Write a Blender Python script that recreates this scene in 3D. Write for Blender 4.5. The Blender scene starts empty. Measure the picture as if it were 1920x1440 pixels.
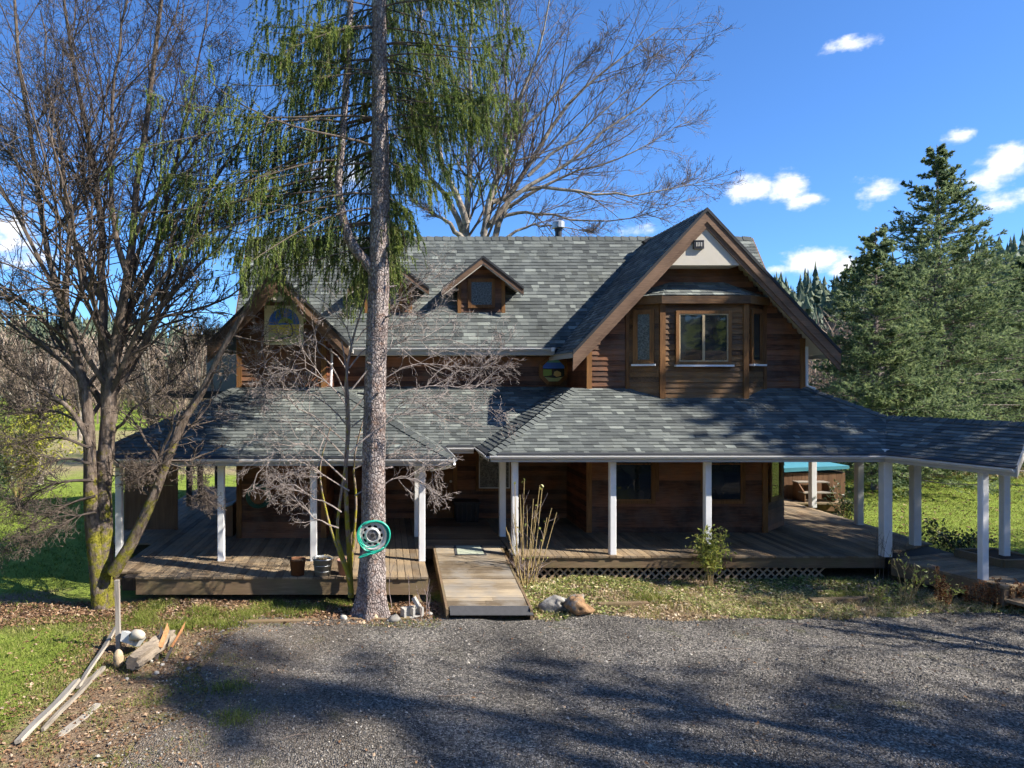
import bpy, math, random
import numpy as np
from mathutils import Matrix, Vector
random.seed(7)
RNG = np.random.default_rng(11)
D = bpy.data
SC = bpy.context.scene
COL = SC.collection
R = math.radians

# ------------------------------------------------------------------ camera
# level drone shot straight at the facade, principal point shifted like an architectural lens
F, CX, CY, H = 1280.0, 720.0, 715.0, 4.15          # focal length and principal point in pixels of a 1920 px wide frame
cam_d = D.cameras.new('camera'); cam = D.objects.new('camera', cam_d); COL.objects.link(cam)
cam.location = (0, 0, H); cam.rotation_euler = (R(90), 0, 0)
cam_d.sensor_width = 36.0; cam_d.lens = 24.0
cam_d.shift_x = (960 - CX) / 1920.0; cam_d.shift_y = -(720 - CY) / 1920.0
cam_d.clip_start = 0.1; cam_d.clip_end = 3000
SC.camera = cam

# ------------------------------------------------------------------ sun, sky, exposure
SUN_AZ, SUN_EL = 69.0, 41.0                         # degrees to the right of the facade normal, elevation
S = Vector((math.sin(R(SUN_AZ)) * math.cos(R(SUN_EL)), -math.cos(R(SUN_AZ)) * math.cos(R(SUN_EL)), math.sin(R(SUN_EL))))
sun_d = D.lights.new('sun', 'SUN'); sun_d.energy = 5.0; sun_d.angle = R(0.53); sun_d.color = (1.0, 0.93, 0.82)
sun = D.objects.new('sun', sun_d); COL.objects.link(sun)
sun.rotation_euler = S.to_track_quat('Z', 'Y').to_euler(); sun.location = (30, -12, 40)
SC.view_settings.view_transform = 'Standard'; SC.view_settings.look = 'None'
SC.view_settings.exposure = 1.12; SC.view_settings.gamma = 1.0
SC.view_settings.use_curve_mapping = False
SC.render.engine = 'CYCLES'
SC.cycles.max_bounces = 5; SC.cycles.diffuse_bounces = 4; SC.cycles.glossy_bounces = 2
SC.cycles.transparent_max_bounces = 8; SC.cycles.use_denoising = True
SC.cycles.use_adaptive_sampling = True; SC.cycles.adaptive_threshold = 0.03; SC.cycles.use_light_tree = False

class NT:
    """small node-tree helper"""
    def __init__(s, tree): s.t = tree
    def n(s, typ, **kw):
        nd = s.t.nodes.new('ShaderNode' + typ)
        for k, v in kw.items():
            if k.startswith('i_'):
                key = k[2:]; key = int(key) if key.isdigit() else key.replace('_', ' ')
                s.set(nd.inputs[key], v)
            else: setattr(nd, k, v)
        return nd
    def set(s, sock, v):
        if isinstance(v, bpy.types.NodeSocket): s.t.links.new(v, sock)
        elif isinstance(v, bpy.types.Node): s.t.links.new(v.outputs[0], sock)
        else:
            if isinstance(v, (tuple, list)) and len(v) == 3 and len(sock.default_value) == 4: v = (*v, 1)
            sock.default_value = v
    def m(s, op, a, b=None, c=None, clamp=False):
        nd = s.t.nodes.new('ShaderNodeMath'); nd.operation = op; nd.use_clamp = clamp
        s.set(nd.inputs[0], a)
        if b is not None: s.set(nd.inputs[1], b)
        if c is not None: s.set(nd.inputs[2], c)
        return nd.outputs[0]
    def mix(s, f, a, b, blend='MIX'):
        nd = s.t.nodes.new('ShaderNodeMix'); nd.data_type = 'RGBA'; nd.blend_type = blend
        s.set(nd.inputs[0], f); s.set(nd.inputs[6], a); s.set(nd.inputs[7], b)
        return nd.outputs[2]
    def ramp(s, f, stops, interp='LINEAR'):
        nd = s.t.nodes.new('ShaderNodeValToRGB'); cr = nd.color_ramp; cr.interpolation = interp
        while len(cr.elements) < len(stops): cr.elements.new(0.5)
        for e, (p, c) in zip(cr.elements, stops):
            e.position = p; e.color = (*c, 1) if len(c) == 3 else c
        s.set(nd.inputs[0], f); return nd.outputs[0]
    def noise(s, vec, scale, detail=4, rough=.55, out=0):
        nd = s.n('TexNoise'); s.set(nd.inputs['Vector'], vec)
        nd.inputs['Scale'].default_value = scale; nd.inputs['Detail'].default_value = detail; nd.inputs['Roughness'].default_value = rough
        return nd.outputs[out]
    def vscale(s, vec, sc):
        nd = s.n('VectorMath', operation='MULTIPLY'); s.set(nd.inputs[0], vec); nd.inputs[1].default_value = sc
        return nd.outputs[0]

w = D.worlds.new('World'); SC.world = w; w.use_nodes = True
w.cycles.sampling_method = 'MANUAL'; w.cycles.sample_map_resolution = 256
T = NT(w.node_tree); w.node_tree.nodes.clear()
sky = T.n('TexSky', sky_type='NISHITA', sun_disc=False, sun_elevation=R(SUN_EL), sun_rotation=R(180 - SUN_AZ), altitude=0.0, air_density=0.8, dust_density=0.3, ozone_density=7.0)
tc = T.n('TexCoord'); vec = tc.outputs['Generated']
sx = T.n('SeparateXYZ'); T.set(sx.inputs[0], vec)
az = T.m('ARCTAN2', sx.outputs[0], sx.outputs[1]); el = T.m('ARCSINE', sx.outputs[2])
wob = T.noise(vec, 13, 6, .62); wob2 = T.noise(T.vscale(vec, (1, 1, 1.7)), 41, 5, .6)
def sky_dir(px, py):
    x, z = (px - CX) / F, (CY - py) / F
    return math.atan2(x, 1), math.asin(z / math.sqrt(1 + x * x + z * z))
blobs = []
for px, py, rx, ry, st in [(1410,357,66,26,1),(1475,352,52,30,1.05),(1513,376,44,17,1.0),(1648,352,48,24,.72),(1618,358,36,44,.45),(1890,300,62,42,1.15),(1868,326,54,26,1.0),
        (1806,254,40,20,.9),(1890,376,62,20,1.0),(1520,490,66,26,1.25),(1462,505,66,14,.95),(1580,500,40,24,1.0),(1588,84,76,15,.9),(18,432,64,66,.9),(80,470,120,36,.55),
        (620,330,130,44,.45),(1150,435,90,16,.45)]:
    a, e = sky_dir(px, py); k = math.cos(a) ** 2
    blobs.append((a, e, rx / F * k, ry / F * math.cos(a), st))
rb = random.Random(3)
for i in range(9):                                  # the same scattered cumulus goes on round the rest of the sky
    a = R(70 + i * 30 + rb.uniform(-8, 8)); e = R(rb.uniform(7, 30))
    for j in range(1):
        blobs.append((((a + math.pi) % (2 * math.pi)) - math.pi + rb.uniform(-.05, .05), e + rb.uniform(-.015, .015), rb.uniform(.06, .14), rb.uniform(.02, .045), rb.uniform(.7, 1.1)))
acc = None
for a, e, ra, re, st in blobs:
    u = T.m('DIVIDE', T.m('SUBTRACT', az, a), ra); v = T.m('DIVIDE', T.m('SUBTRACT', el, e), re)
    q = T.m('MULTIPLY_ADD', u, u, T.m('MULTIPLY', v, v))
    g = T.m('MULTIPLY', T.m('EXPONENT', T.m('MULTIPLY', q, -1.1)), st)
    acc = g if acc is None else T.m('MAXIMUM', acc, g)
cl = T.m('ADD', acc, T.m('MULTIPLY', T.m('SUBTRACT', wob, .5), 2.0))
cl = T.m('ADD', cl, T.m('MULTIPLY', T.m('SUBTRACT', wob2, .5), 1.25))
cl = T.m('MULTIPLY', cl, T.m('MULTIPLY', acc, 4.0, clamp=True))
mr = T.n('MapRange', interpolation_type='SMOOTHSTEP'); T.set(mr.inputs[0], cl); mr.inputs[1].default_value = .22; mr.inputs[2].default_value = 1.05
shade = T.ramp(wob2, [(.3, (4.0, 4.3, 4.9)), (.65, (5.7, 5.7, 5.7))])
bg = T.n('Background'); T.set(bg.inputs[0], T.mix(mr.outputs[0], T.mix(1.0, sky.outputs[0], (.61, .83, 1.01), 'MULTIPLY'), shade)); bg.inputs[1].default_value = 0.113
out = T.n('OutputWorld'); w.node_tree.links.new(bg.outputs[0], out.inputs[0])

# ------------------------------------------------------------------ helpers
def at(px, py, Y): return Vector(((px - CX) / F * Y, Y, H - (py - CY) / F * Y))
def gx(px, Y): return (px - CX) / F * Y
WM = {}
def reg(o, M=None): WM[o.name] = M if M is not None else Matrix.Identity(4)
def tag(o, label=None, cat=None, group=None, kind=None):
    for k, v in (('label', label), ('category', cat), ('group', group), ('kind', kind)):
        if v: o[k] = v
    return o
def empty(name, loc, label=None, cat=None, group=None, parent=None):
    o = D.objects.new(name, None); COL.objects.link(o); o.empty_display_size = .2
    M = Matrix.Translation(loc); put(o, M, parent)
    return tag(o, label, cat, group)
def put(o, M, parent=None):
    o.matrix_basis = M
    if parent is not None:
        o.parent = parent; o.matrix_parent_inverse = WM[parent.name].inverted()
    reg(o, M)
def link(name, me, parent=None, M=None, mat=None):
    o = D.objects.new(name, me); COL.objects.link(o)
    put(o, M if M is not None else Matrix.Identity(4), parent)
    if mat is not None and not me.materials: me.materials.append(MATS[mat])
    return o
def mesh_np(name, V, F_, mat=None, tone=None, smooth=False):
    """V (n,3); F_ one (m,k) int array or a list of such; tone per face"""
    V = np.asarray(V, dtype=np.float32).reshape(-1, 3)
    if isinstance(F_, np.ndarray): F_ = [F_]
    me = D.meshes.new(name)
    me.vertices.add(len(V)); me.vertices.foreach_set('co', V.ravel())
    loops = np.concatenate([f.ravel() for f in F_]).astype(np.int32)
    sizes = np.concatenate([np.full(len(f), f.shape[1]) for f in F_]).astype(np.int32)
    starts = np.concatenate([[0], np.cumsum(sizes)[:-1]]).astype(np.int32)
    me.loops.add(len(loops)); me.loops.foreach_set('vertex_index', loops)
    me.polygons.add(len(sizes)); me.polygons.foreach_set('loop_start', starts); me.polygons.foreach_set('loop_total', sizes)
    me.update(calc_edges=True)
    if tone is not None:
        at_ = me.attributes.new('tone', 'FLOAT', 'FACE'); at_.data.foreach_set('value', np.asarray(tone, dtype=np.float32))
    me.polygons.foreach_set('use_smooth', np.full(len(sizes), bool(smooth)))
    if mat: me.materials.append(MATS[mat])
    return me
class G:
    """collects small solids into one mesh"""
    def __init__(s): s.v = []; s.f = []
    def add(s, V, Fs):
        o = len(s.v); s.v += [tuple(p) for p in V]; s.f += [tuple(i + o for i in f) for f in Fs]; return s
    def box(s, x0, x1, y0, y1, z0, z1):
        V = [(x0,y0,z0),(x1,y0,z0),(x1,y1,z0),(x0,y1,z0),(x0,y0,z1),(x1,y0,z1),(x1,y1,z1),(x0,y1,z1)]
        return s.add(V, [(0,3,2,1),(4,5,6,7),(0,1,5,4),(1,2,6,5),(2,3,7,6),(3,0,4,7)])
    def prism(s, poly, off):
        off = Vector(off); P = [Vector(p) for p in poly]; n = len(P)
        V = P + [p + off for p in P]
        return s.add(V, [tuple(range(n))[::-1], tuple(range(n, 2*n))] + [(i, (i+1) % n, n + (i+1) % n, n + i) for i in range(n)])
    def beam(s, a, b, wd, ht, up=(0,0,1)):
        a, b = Vector(a), Vector(b); d = (b - a).normalized(); up = Vector(up)
        r = d.cross(up).normalized(); u = r.cross(d).normalized()
        q = [a + r*sx*wd/2 + u*sz*ht/2 for sx, sz in ((-1,-1),(1,-1),(1,1),(-1,1))]
        return s.prism(q, b - a)
    def tube(s, pts, rad, k=8, cap=True):
        P = np.array([tuple(p) for p in pts], dtype=float)[None]; n = P.shape[1]
        rr = np.array(rad if hasattr(rad, '__len__') else [rad] * n, dtype=float)[None]
        V, Fq = tubes(P, rr, k); o = len(s.v)
        s.v += [tuple(p) for p in V]; s.f += [tuple(int(i) + o for i in f) for f in Fq]
        if cap:
            s.f.append(tuple(o + i for i in range(k))[::-1]); s.f.append(tuple(o + (n-1)*k + i for i in range(k)))
        return s
    def lathe(s, prof, c, k=16, axis='z'):
        o = len(s.v); c = Vector(c); n = len(prof)
        for r_, h_ in prof:
            for j in range(k):
                a = 2*math.pi*j/k
                p = Vector((r_*math.cos(a), r_*math.sin(a), h_)) if axis == 'z' else Vector((r_*math.cos(a), -h_, r_*math.sin(a)))
                s.v.append(tuple(c + p))
        for i in range(n-1):
            for j in range(k):
                a, b = o+i*k+j, o+i*k+(j+1) % k
                s.f.append((a, b, b+k, a+k))
        return s
    def mesh(s, name, mat=None, smooth=False, bevel=0):
        me = D.meshes.new(name); me.from_pydata(s.v, [], s.f); me.update()
        if mat: me.materials.append(MATS[mat])
        if smooth: me.polygons.foreach_set('use_smooth', np.ones(len(me.polygons), dtype=bool))
        return me
    def link(s, name, mat, parent=None, M=None, smooth=False): return link(name, s.mesh(name, mat, smooth), parent, M)

def tubes(P, Rr, k):
    m, n, _ = P.shape
    Tn = np.gradient(P, axis=1); Tn /= np.linalg.norm(Tn, axis=2, keepdims=True) + 1e-9
    d = P[:, -1] - P[:, 0]; ref = np.eye(3)[np.argmin(np.abs(d), axis=1)][:, None, :]
    U = np.cross(Tn, np.broadcast_to(ref, Tn.shape)); U /= np.linalg.norm(U, axis=2, keepdims=True) + 1e-9
    W = np.cross(Tn, U)
    a = np.arange(k) * 2 * np.pi / k
    ring = P[:, :, None, :] + Rr[:, :, None, None] * (np.cos(a)[None, None, :, None] * U[:, :, None, :] + np.sin(a)[None, None, :, None] * W[:, :, None, :])
    base = (np.arange(m) * n * k)[:, None, None]; i = (np.arange(n - 1) * k)[None, :, None]; j = np.arange(k)[None, None, :]; j2 = (j + 1) % k
    Fq = np.stack([base + i + j, base + i + j2, base + i + k + j2, base + i + k + j], axis=-1).reshape(-1, 4)
    return ring.reshape(-1, 3), Fq
def merge(parts):
    V, Fs, o = [], [], 0
    for v, f in parts:
        V.append(v); Fs.append(f + o); o += len(v)
    return np.concatenate(V), Fs
def smooth_path(pts, n):
    P = np.array([tuple(p) for p in pts], dtype=float)
    P = np.concatenate([[2*P[0]-P[1]], P, [2*P[-1]-P[-2]]]); m = len(P) - 3; o = []
    for s_ in np.linspace(0, m, n):
        i = min(int(s_), m - 1); t = s_ - i; p0, p1, p2, p3 = P[i:i+4]
        o.append(.5*((2*p1) + (p2-p0)*t + (2*p0-5*p1+4*p2-p3)*t*t + (3*p1-p0-3*p2+p3)*t**3))
    return np.array(o)
# ------------------------------------------------------------------ materials (all procedural)
MATS = {}
def material(name, fn, rough=.85, spec=.3, metal=0.0, bump=None, bdist=.01, bstr=.6):
    m = D.materials.new(name); m.use_nodes = True; t = NT(m.node_tree); t.t.nodes.clear()
    p = t.n('BsdfPrincipled'); o = t.n('OutputMaterial'); t.t.links.new(p.outputs[0], o.inputs[0])
    geo = t.n('NewGeometry'); t.pos = geo.outputs['Position']; t.oi = t.n('ObjectInfo'); t.rnd = t.oi.outputs['Random']
    t.p = p; t.o = o
    r = fn(t)
    col, bmp = r if isinstance(r, tuple) and len(r) == 2 and not isinstance(r[0], (int, float)) else (r, None)
    t.set(p.inputs['Base Color'], col); t.set(p.inputs['Roughness'], rough)
    p.inputs['Specular IOR Level'].default_value = spec; p.inputs['Metallic'].default_value = metal
    if bmp is not None:
        b = t.n('Bump', i_Distance=bdist, i_Strength=bstr); t.set(b.inputs['Height'], bmp); t.t.links.new(b.outputs[0], p.inputs['Normal'])
    MATS[name] = m; return t
def attr(t, nm='tone'):
    a = t.n('Attribute'); a.attribute_name = nm; return a.outputs['Fac']
def flat(name, c, rough=.8, spec=.3, metal=0.0, var=.25, scale=6):
    def fn(t):
        nz = t.noise(t.pos, scale, 5, .6)
        k = t.m('MULTIPLY_ADD', nz, 2*var, 1 - var)
        return (t.mix(1.0, c, t.n('CombineColor', i_0=k, i_1=k, i_2=k).outputs[0], 'MULTIPLY'), nz)
    return material(name, fn, rough, spec, metal, bdist=.004, bstr=.3)
def wood(name, dark, light, axis=0, scale=9, stretch=14, rough=.8, spec=.25, rv=.5, grey=None, gamt=.0):
    """grain runs along world axis; every piece gets its own shade through its random number"""
    def fn(t):
        sc = [stretch] * 3; sc[axis] = 1.0
        off = t.n('VectorMath', operation='ADD'); t.set(off.inputs[0], t.vscale(t.pos, tuple(sc)))
        cmb = t.n('CombineXYZ'); t.set(cmb.inputs[0], t.m('MULTIPLY', t.rnd, 37)); t.set(cmb.inputs[1], t.m('MULTIPLY', t.rnd, 91)); t.set(off.inputs[1], cmb.outputs[0])
        g = t.noise(off.outputs[0], scale * .35, 6, .65); big = t.noise(t.pos, 1.3, 3, .5)
        f = t.m('ADD', t.m('MULTIPLY', g, .9), t.m('MULTIPLY', t.m('SUBTRACT', t.rnd, .5), rv)); f = t.m('ADD', f, t.m('MULTIPLY', t.m('SUBTRACT', big, .5), .7))
        c = t.ramp(f, [(.22, dark), (.78, light)])
        if grey: c = t.mix(t.m('MULTIPLY', t.ramp(t.noise(t.pos, 2.1, 5, .6), [(.42, (0,0,0)), (.62, (1,1,1))]), gamt), c, grey)
        return (c, g)
    return material(name, fn, rough, spec, bdist=.003, bstr=.5)
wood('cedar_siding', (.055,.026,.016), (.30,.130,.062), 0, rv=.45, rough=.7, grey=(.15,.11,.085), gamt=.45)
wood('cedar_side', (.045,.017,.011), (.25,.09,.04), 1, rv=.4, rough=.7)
wood('cedar_trim', (.10,.045,.016), (.33,.16,.055), 2, rv=.25, rough=.65)
wood('bay_siding', (.055,.026,.010), (.29,.15,.055), 0, rv=.35, rough=.6, grey=(.16,.13,.10), gamt=.3)
wood('rake_wood', (.10,.06,.04), (.27,.17,.11), 0, rv=.2, rough=.75)
wood('deck_wood', (.125,.085,.05), (.36,.265,.16), 1, rv=.45, grey=(.17,.15,.12), gamt=.5)
wood('entry_wood', (.12,.08,.048), (.33,.235,.145), 0, rv=.4)
wood('ramp_wood', (.12,.09,.058), (.40,.32,.215), 0, rv=.6, grey=(.24,.22,.19), gamt=.7)
wood('fascia_wood', (.13,.085,.05), (.27,.19,.115), 0, rv=.2, grey=(.12,.12,.05), gamt=.35)
wood('grey_wood', (.16,.135,.105), (.42,.375,.31), 1, rv=.3)
wood('grey_post', (.22,.19,.16), (.55,.50,.43), 2, rv=.3)
wood('log_wood', (.13,.10,.075), (.42,.35,.26), 0, rv=.3, scale=16)
wood('split_wood', (.30,.13,.05), (.60,.33,.15), 2, rv=.4)
wood('char_wood', (.03,.027,.025), (.12,.10,.09), 2, rv=.4)
wood('plywood', (.12,.065,.035), (.25,.14,.075), 2, rv=.1, scale=4)
wood('dark_post', (.03,.024,.02), (.08,.065,.05), 2, rv=.1)
wood('door_wood', (.12,.06,.03), (.24,.125,.06), 2, rv=.1)
wood('ceiling_wood', (.26,.21,.16), (.42,.35,.27), 0, rv=.1)
flat('white_paint', (.76,.76,.75), .55, .4, var=.14, scale=5)
flat('gutter_paint', (.56,.56,.55), .45, .4, var=.08)
flat('fascia_paint', (.40,.385,.35), .6, .3, var=.10, scale=3)
flat('soffit_paint', (.60,.55,.46), .7, .3, var=.07)
flat('dark_drip', (.03,.033,.038), .7, .3)
flat('lattice_wood', (.34,.25,.16), .85, .2, var=.35)
flat('dark_metal', (.045,.045,.048), .5, .5, .6)
flat('galvanised', (.42,.44,.45), .45, .5, .7, var=.3)
flat('rim_steel', (.62,.60,.57), .42, .5, .55, var=.25, scale=18)
flat('rim_dark', (.03,.028,.027), .7, .3)
flat('hub_steel', (.17,.165,.165), .6, .4, .4, var=.3, scale=20)
flat('rust', (.16,.075,.04), .85, .2, .2, var=.45, scale=14)
flat('terracotta', (.40,.22,.17), .85, .2, var=.25, scale=14)
flat('soil', (.05,.035,.025), .95, .1, var=.4, scale=20)
flat('hose_teal', (.02,.36,.25), .35, .5, var=.18, scale=9)
flat('hose_dark', (.02,.085,.06), .5, .4, var=.3)
flat('black_plastic', (.012,.013,.015), .42, .5)
flat('tub_cover', (.075,.27,.33), .55, .4, var=.2, scale=4)
flat('blue_tarp', (.16,.26,.36), .6, .3)
flat('mat_green', (.34,.37,.29), .95, .1, var=.25, scale=40)
flat('rubber', (.055,.055,.058), .8, .3, var=.3, scale=12)
flat('tan_trim', (.42,.33,.20), .6, .3, var=.2)
flat('bone', (.52,.46,.36), .7, .3, var=.15, scale=12)
flat('enamel', (.58,.58,.56), .3, .5, var=.12)
flat('concrete', (.42,.40,.36), .9, .2, var=.25, scale=18)
flat('cane', (.36,.27,.12), .7, .3, var=.4, scale=14)
flat('twig_grey', (.30,.24,.23), .8, .2, var=.3, scale=8)
flat('house_grey', (.27,.255,.22), .8, .2, var=.1)
flat('glass_lead', (.05,.05,.05), .5, .4)
for nm, c in dict(sg_blue=(.03,.10,.40), sg_deep=(.02,.05,.22), sg_yellow=(.42,.36,.06), sg_green=(.16,.24,.05), sg_olive=(.26,.28,.12), sg_cream=(.45,.42,.28), sg_dark=(.015,.02,.02), sg_teal=(.08,.22,.20), sg_gold=(.36,.26,.10)).items():
    flat(nm, tuple(min(.8, 1.7 * q) for q in c), .25, .5, var=.22, scale=22)
def rock_fn(c1, c2, moss=None):
    def fn(t):
        a = t.noise(t.pos, 7, 8, .65); c = t.ramp(a, [(.3, c1), (.7, c2)])
        if moss: c = t.mix(t.ramp(t.noise(t.pos, 5, 3), [(.52, (0,0,0)), (.62, (1,1,1))]), c, moss)
        return (c, a)
    return fn
material('rock_grey', rock_fn((.09,.085,.075), (.30,.28,.25), (.40,.38,.34)), .85, .3, bdist=.03)
material('rock_tan', rock_fn((.30,.22,.13), (.60,.48,.32)), .85, .3, bdist=.03)
material('rock_orange', rock_fn((.13,.07,.035), (.38,.235,.12), (.24,.225,.20)), .85, .3, bdist=.05)
material('rock_pale', rock_fn((.30,.28,.24), (.55,.51,.45)), .8, .3, bdist=.02)
def f_shingle(t):
    tn = attr(t); c = t.ramp(tn, [(0, (.050,.056,.056)), (.3, (.080,.089,.087)), (.6, (.112,.123,.117)), (.85, (.150,.164,.152)), (1, (.215,.234,.212))])
    gr = t.noise(t.pos, 150, 2, .7); big = t.noise(t.vscale(t.pos, (1, .4, .4)), .9, 4, .6)
    k = t.m('ADD', t.m('MULTIPLY', gr, .5), t.m('MULTIPLY', big, .75)); k = t.m('ADD', k, .38)
    st = t.noise(t.vscale(t.pos, (2.2, .35, .35)), 1.0, 5, .65); k = t.m('MULTIPLY', k, t.m('MULTIPLY_ADD', st, .35, .80))
    c = t.mix(1.0, c, t.n('CombineColor', i_0=k, i_1=k, i_2=k).outputs[0], 'MULTIPLY')
    c = t.mix(t.m('MULTIPLY', t.ramp(t.noise(t.pos, 2.3, 6, .7), [(.56, (0,0,0)), (.74, (1,1,1))]), .45), c, (.085,.088,.062))
    return (c, gr)
material('shingle', f_shingle, .9, .25, bdist=.004, bstr=.5)
def f_glass(t):
    nz = t.noise(t.pos, 1.6, 2)
    return (t.ramp(nz, [(.35, (.008,.010,.012)), (.7, (.028,.034,.038))]), nz)
material('window_glass', f_glass, .025, .75, bdist=.006, bstr=.25)
def f_reflect(t):
    nz = t.noise(t.pos, 26, 6, .75); return (t.ramp(nz, [(.42, (.02,.024,.026)), (.60, (.16,.17,.16))]), nz)
material('reflect_glass', f_reflect, .12, .5, bdist=.01)  # pale mottled tree reflection painted into the pane colour
def f_bark_spruce(t):
    v = t.n('TexVoronoi', feature='DISTANCE_TO_EDGE', i_Scale=22.0, i_Randomness=1.0); t.set(v.inputs['Vector'], t.vscale(t.pos, (1, 1, .55)))
    nz = t.noise(t.pos, 20, 6, .7); lo = t.noise(t.pos, 3.1, 4, .6)
    e = t.ramp(v.outputs['Distance'], [(0, (0,0,0)), (.16, (1,1,1))])
    c = t.ramp(t.m('ADD', t.m('MULTIPLY', nz, .8), t.m('MULTIPLY', lo, .45)), [(.36, (.10,.075,.07)), (.56, (.25,.20,.185)), (.76, (.50,.44,.41))])
    c = t.mix(t.m('MULTIPLY', t.ramp(t.noise(t.pos, 6.5, 4, .6), [(.55, (0,0,0)), (.68, (1,1,1))]), .5), c, (.30,.15,.08))
    c = t.mix(t.m('MULTIPLY', t.m('SUBTRACT', 1.0, e), .6), c, (.06,.045,.045))
    return (c, t.m('ADD', nz, t.m('MULTIPLY', e, .8)))
material('bark_spruce', f_bark_spruce, .9, .15, bdist=.03, bstr=.9)
def f_bark_moss(t):
    nz = t.noise(t.vscale(t.pos, (1, 1, .35)), 16, 7, .7)
    c = t.ramp(nz, [(.32, (.055,.04,.03)), (.55, (.16,.125,.10)), (.75, (.30,.25,.22))])
    sz = t.n('SeparateXYZ'); t.set(sz.inputs[0], t.pos)
    low = t.n('MapRange', i_1=4.4, i_2=.2, i_3=-.14, i_4=.10); t.set(low.inputs[0], sz.outputs[2])   # moss grows on the damp lower trunk
    mk = t.ramp(t.m('ADD', t.noise(t.pos, 4.5, 6, .7), low.outputs[0]), [(.50, (0,0,0)), (.60, (1,1,1))])
    c = t.mix(mk, c, t.ramp(t.noise(t.pos, 30, 4, .7), [(.35, (.07,.068,.010)), (.65, (.25,.225,.035))]))
    return (c, nz)
material('bark_moss', f_bark_moss, .95, .1, bdist=.03, bstr=.9)
def f_moss_stem(t):
    nz = t.noise(t.vscale(t.pos, (1, 1, .4)), 18, 6, .7)
    sz = t.n('SeparateXYZ'); t.set(sz.inputs[0], t.pos)
    low = t.n('MapRange', i_1=4.2, i_2=.2, i_3=-.10, i_4=.16); t.set(low.inputs[0], sz.outputs[2])
    mk = t.ramp(t.m('ADD', t.noise(t.pos, 6, 6, .7), low.outputs[0]), [(.5, (0,0,0)), (.6, (1,1,1))])
    return (t.mix(mk, t.ramp(nz, [(.3, (.14,.10,.08)), (.7, (.40,.32,.28))]), (.30,.26,.035)), nz)
material('moss_stem', f_moss_stem, .9, .1, bdist=.015, bstr=.8)
def f_alder(t):
    nz = t.noise(t.pos, 5, 7, .7); return (t.ramp(nz, [(.34, (.10,.08,.06)), (.5, (.24,.205,.165)), (.7, (.44,.40,.34))]), nz)
material('bark_pale', f_alder, .85, .2, bdist=.02)
def f_twig(c1, c2):
    def fn(t):
        return t.ramp(t.noise(t.pos, 5, 4, .7), [(.3, c1), (.7, c2)])
    return fn
material('twig_dark', f_twig((.052,.040,.032), (.165,.128,.102)), .8, .2)
material('twig_pink', f_twig((.15,.12,.108), (.42,.355,.315)), .75, .25)
material('twig_pale', f_twig((.095,.070,.058), (.24,.19,.155)), .8, .2)
def leafy(name, stops, rough=.6, trans=.35, spec=.25):
    m = D.materials.new(name); m.use_nodes = True; t = NT(m.node_tree); t.t.nodes.clear()
    geo = t.n('NewGeometry'); t.pos = geo.outputs['Position']
    tn = t.m('ADD', attr(t), t.m('MULTIPLY', t.m('SUBTRACT', t.noise(t.pos, .9, 4, .6), .5), .7))
    c = t.ramp(tn, stops)
    p = t.n('BsdfPrincipled'); t.set(p.inputs['Base Color'], c); p.inputs['Roughness'].default_value = rough; p.inputs['Specular IOR Level'].default_value = spec
    tr = t.n('BsdfTranslucent'); t.set(tr.inputs[0], c)
    mx = t.n('MixShader'); mx.inputs[0].default_value = trans; t.t.links.new(p.outputs[0], mx.inputs[1]); t.t.links.new(tr.outputs[0], mx.inputs[2])
    o = t.n('OutputMaterial'); t.t.links.new(mx.outputs[0], o.inputs[0]); MATS[name] = m
leafy('needles', [(.1, (.055,.085,.038)), (.5, (.135,.195,.05)), (.9, (.29,.34,.085))], trans=.45)
leafy('needles_blue', [(.1, (.055,.085,.05)), (.5, (.175,.24,.115)), (.9, (.37,.43,.20))], trans=.45)
leafy('needles_far', [(.1, (.07,.10,.07)), (.5, (.125,.165,.10)), (.9, (.21,.235,.13))], trans=.3)  # paler far needles, distance haze put into the colour
leafy('grass_blades', [(.05, (.09,.115,.02)), (.5, (.20,.25,.04)), (.95, (.42,.39,.14))], trans=.4)
leafy('dry_grass', [(.05, (.26,.19,.085)), (.5, (.48,.38,.20)), (.95, (.66,.57,.36))], trans=.3)
leafy('litter_leaf', [(.0, (.06,.035,.022)), (.4, (.16,.085,.045)), (.75, (.28,.165,.09)), (1, (.48,.36,.25))], trans=.1, rough=.8)
leafy('pale_leaf', [(.0, (.16,.10,.055)), (.5, (.38,.27,.16)), (1, (.66,.55,.40))], trans=.1, rough=.8)
leafy('ivy_leaf', [(.0, (.06,.085,.025)), (.4, (.17,.21,.05)), (.75, (.34,.37,.11)), (1, (.60,.56,.27))], trans=.3, rough=.4, spec=.4)
leafy('shrub_leaf', [(.0, (.12,.15,.03)), (.5, (.34,.38,.08)), (1, (.60,.56,.17))], trans=.35, rough=.4, spec=.4)
leafy('dark_leaf', [(.0, (.02,.035,.015)), (.5, (.05,.08,.03)), (1, (.12,.15,.05))], trans=.25, rough=.4, spec=.4)
leafy('yellow_leaf', [(.0, (.13,.15,.02)), (.5, (.30,.32,.04)), (1, (.50,.46,.08))], trans=.4)
leafy('rust_leaf', [(.0, (.09,.035,.015)), (.5, (.24,.095,.035)), (1, (.42,.21,.09))], trans=.2, rough=.8)
leafy('brush_twig', [(.0, (.105,.078,.06)), (.5, (.245,.185,.138)), (1, (.40,.31,.235))], trans=.0, rough=.9)
leafy('gravel_stone', [(.0, (.045,.041,.036)), (.35, (.118,.108,.096)), (.7, (.25,.23,.20)), (1, (.58,.53,.45))], trans=.0, rough=.85)
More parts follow.
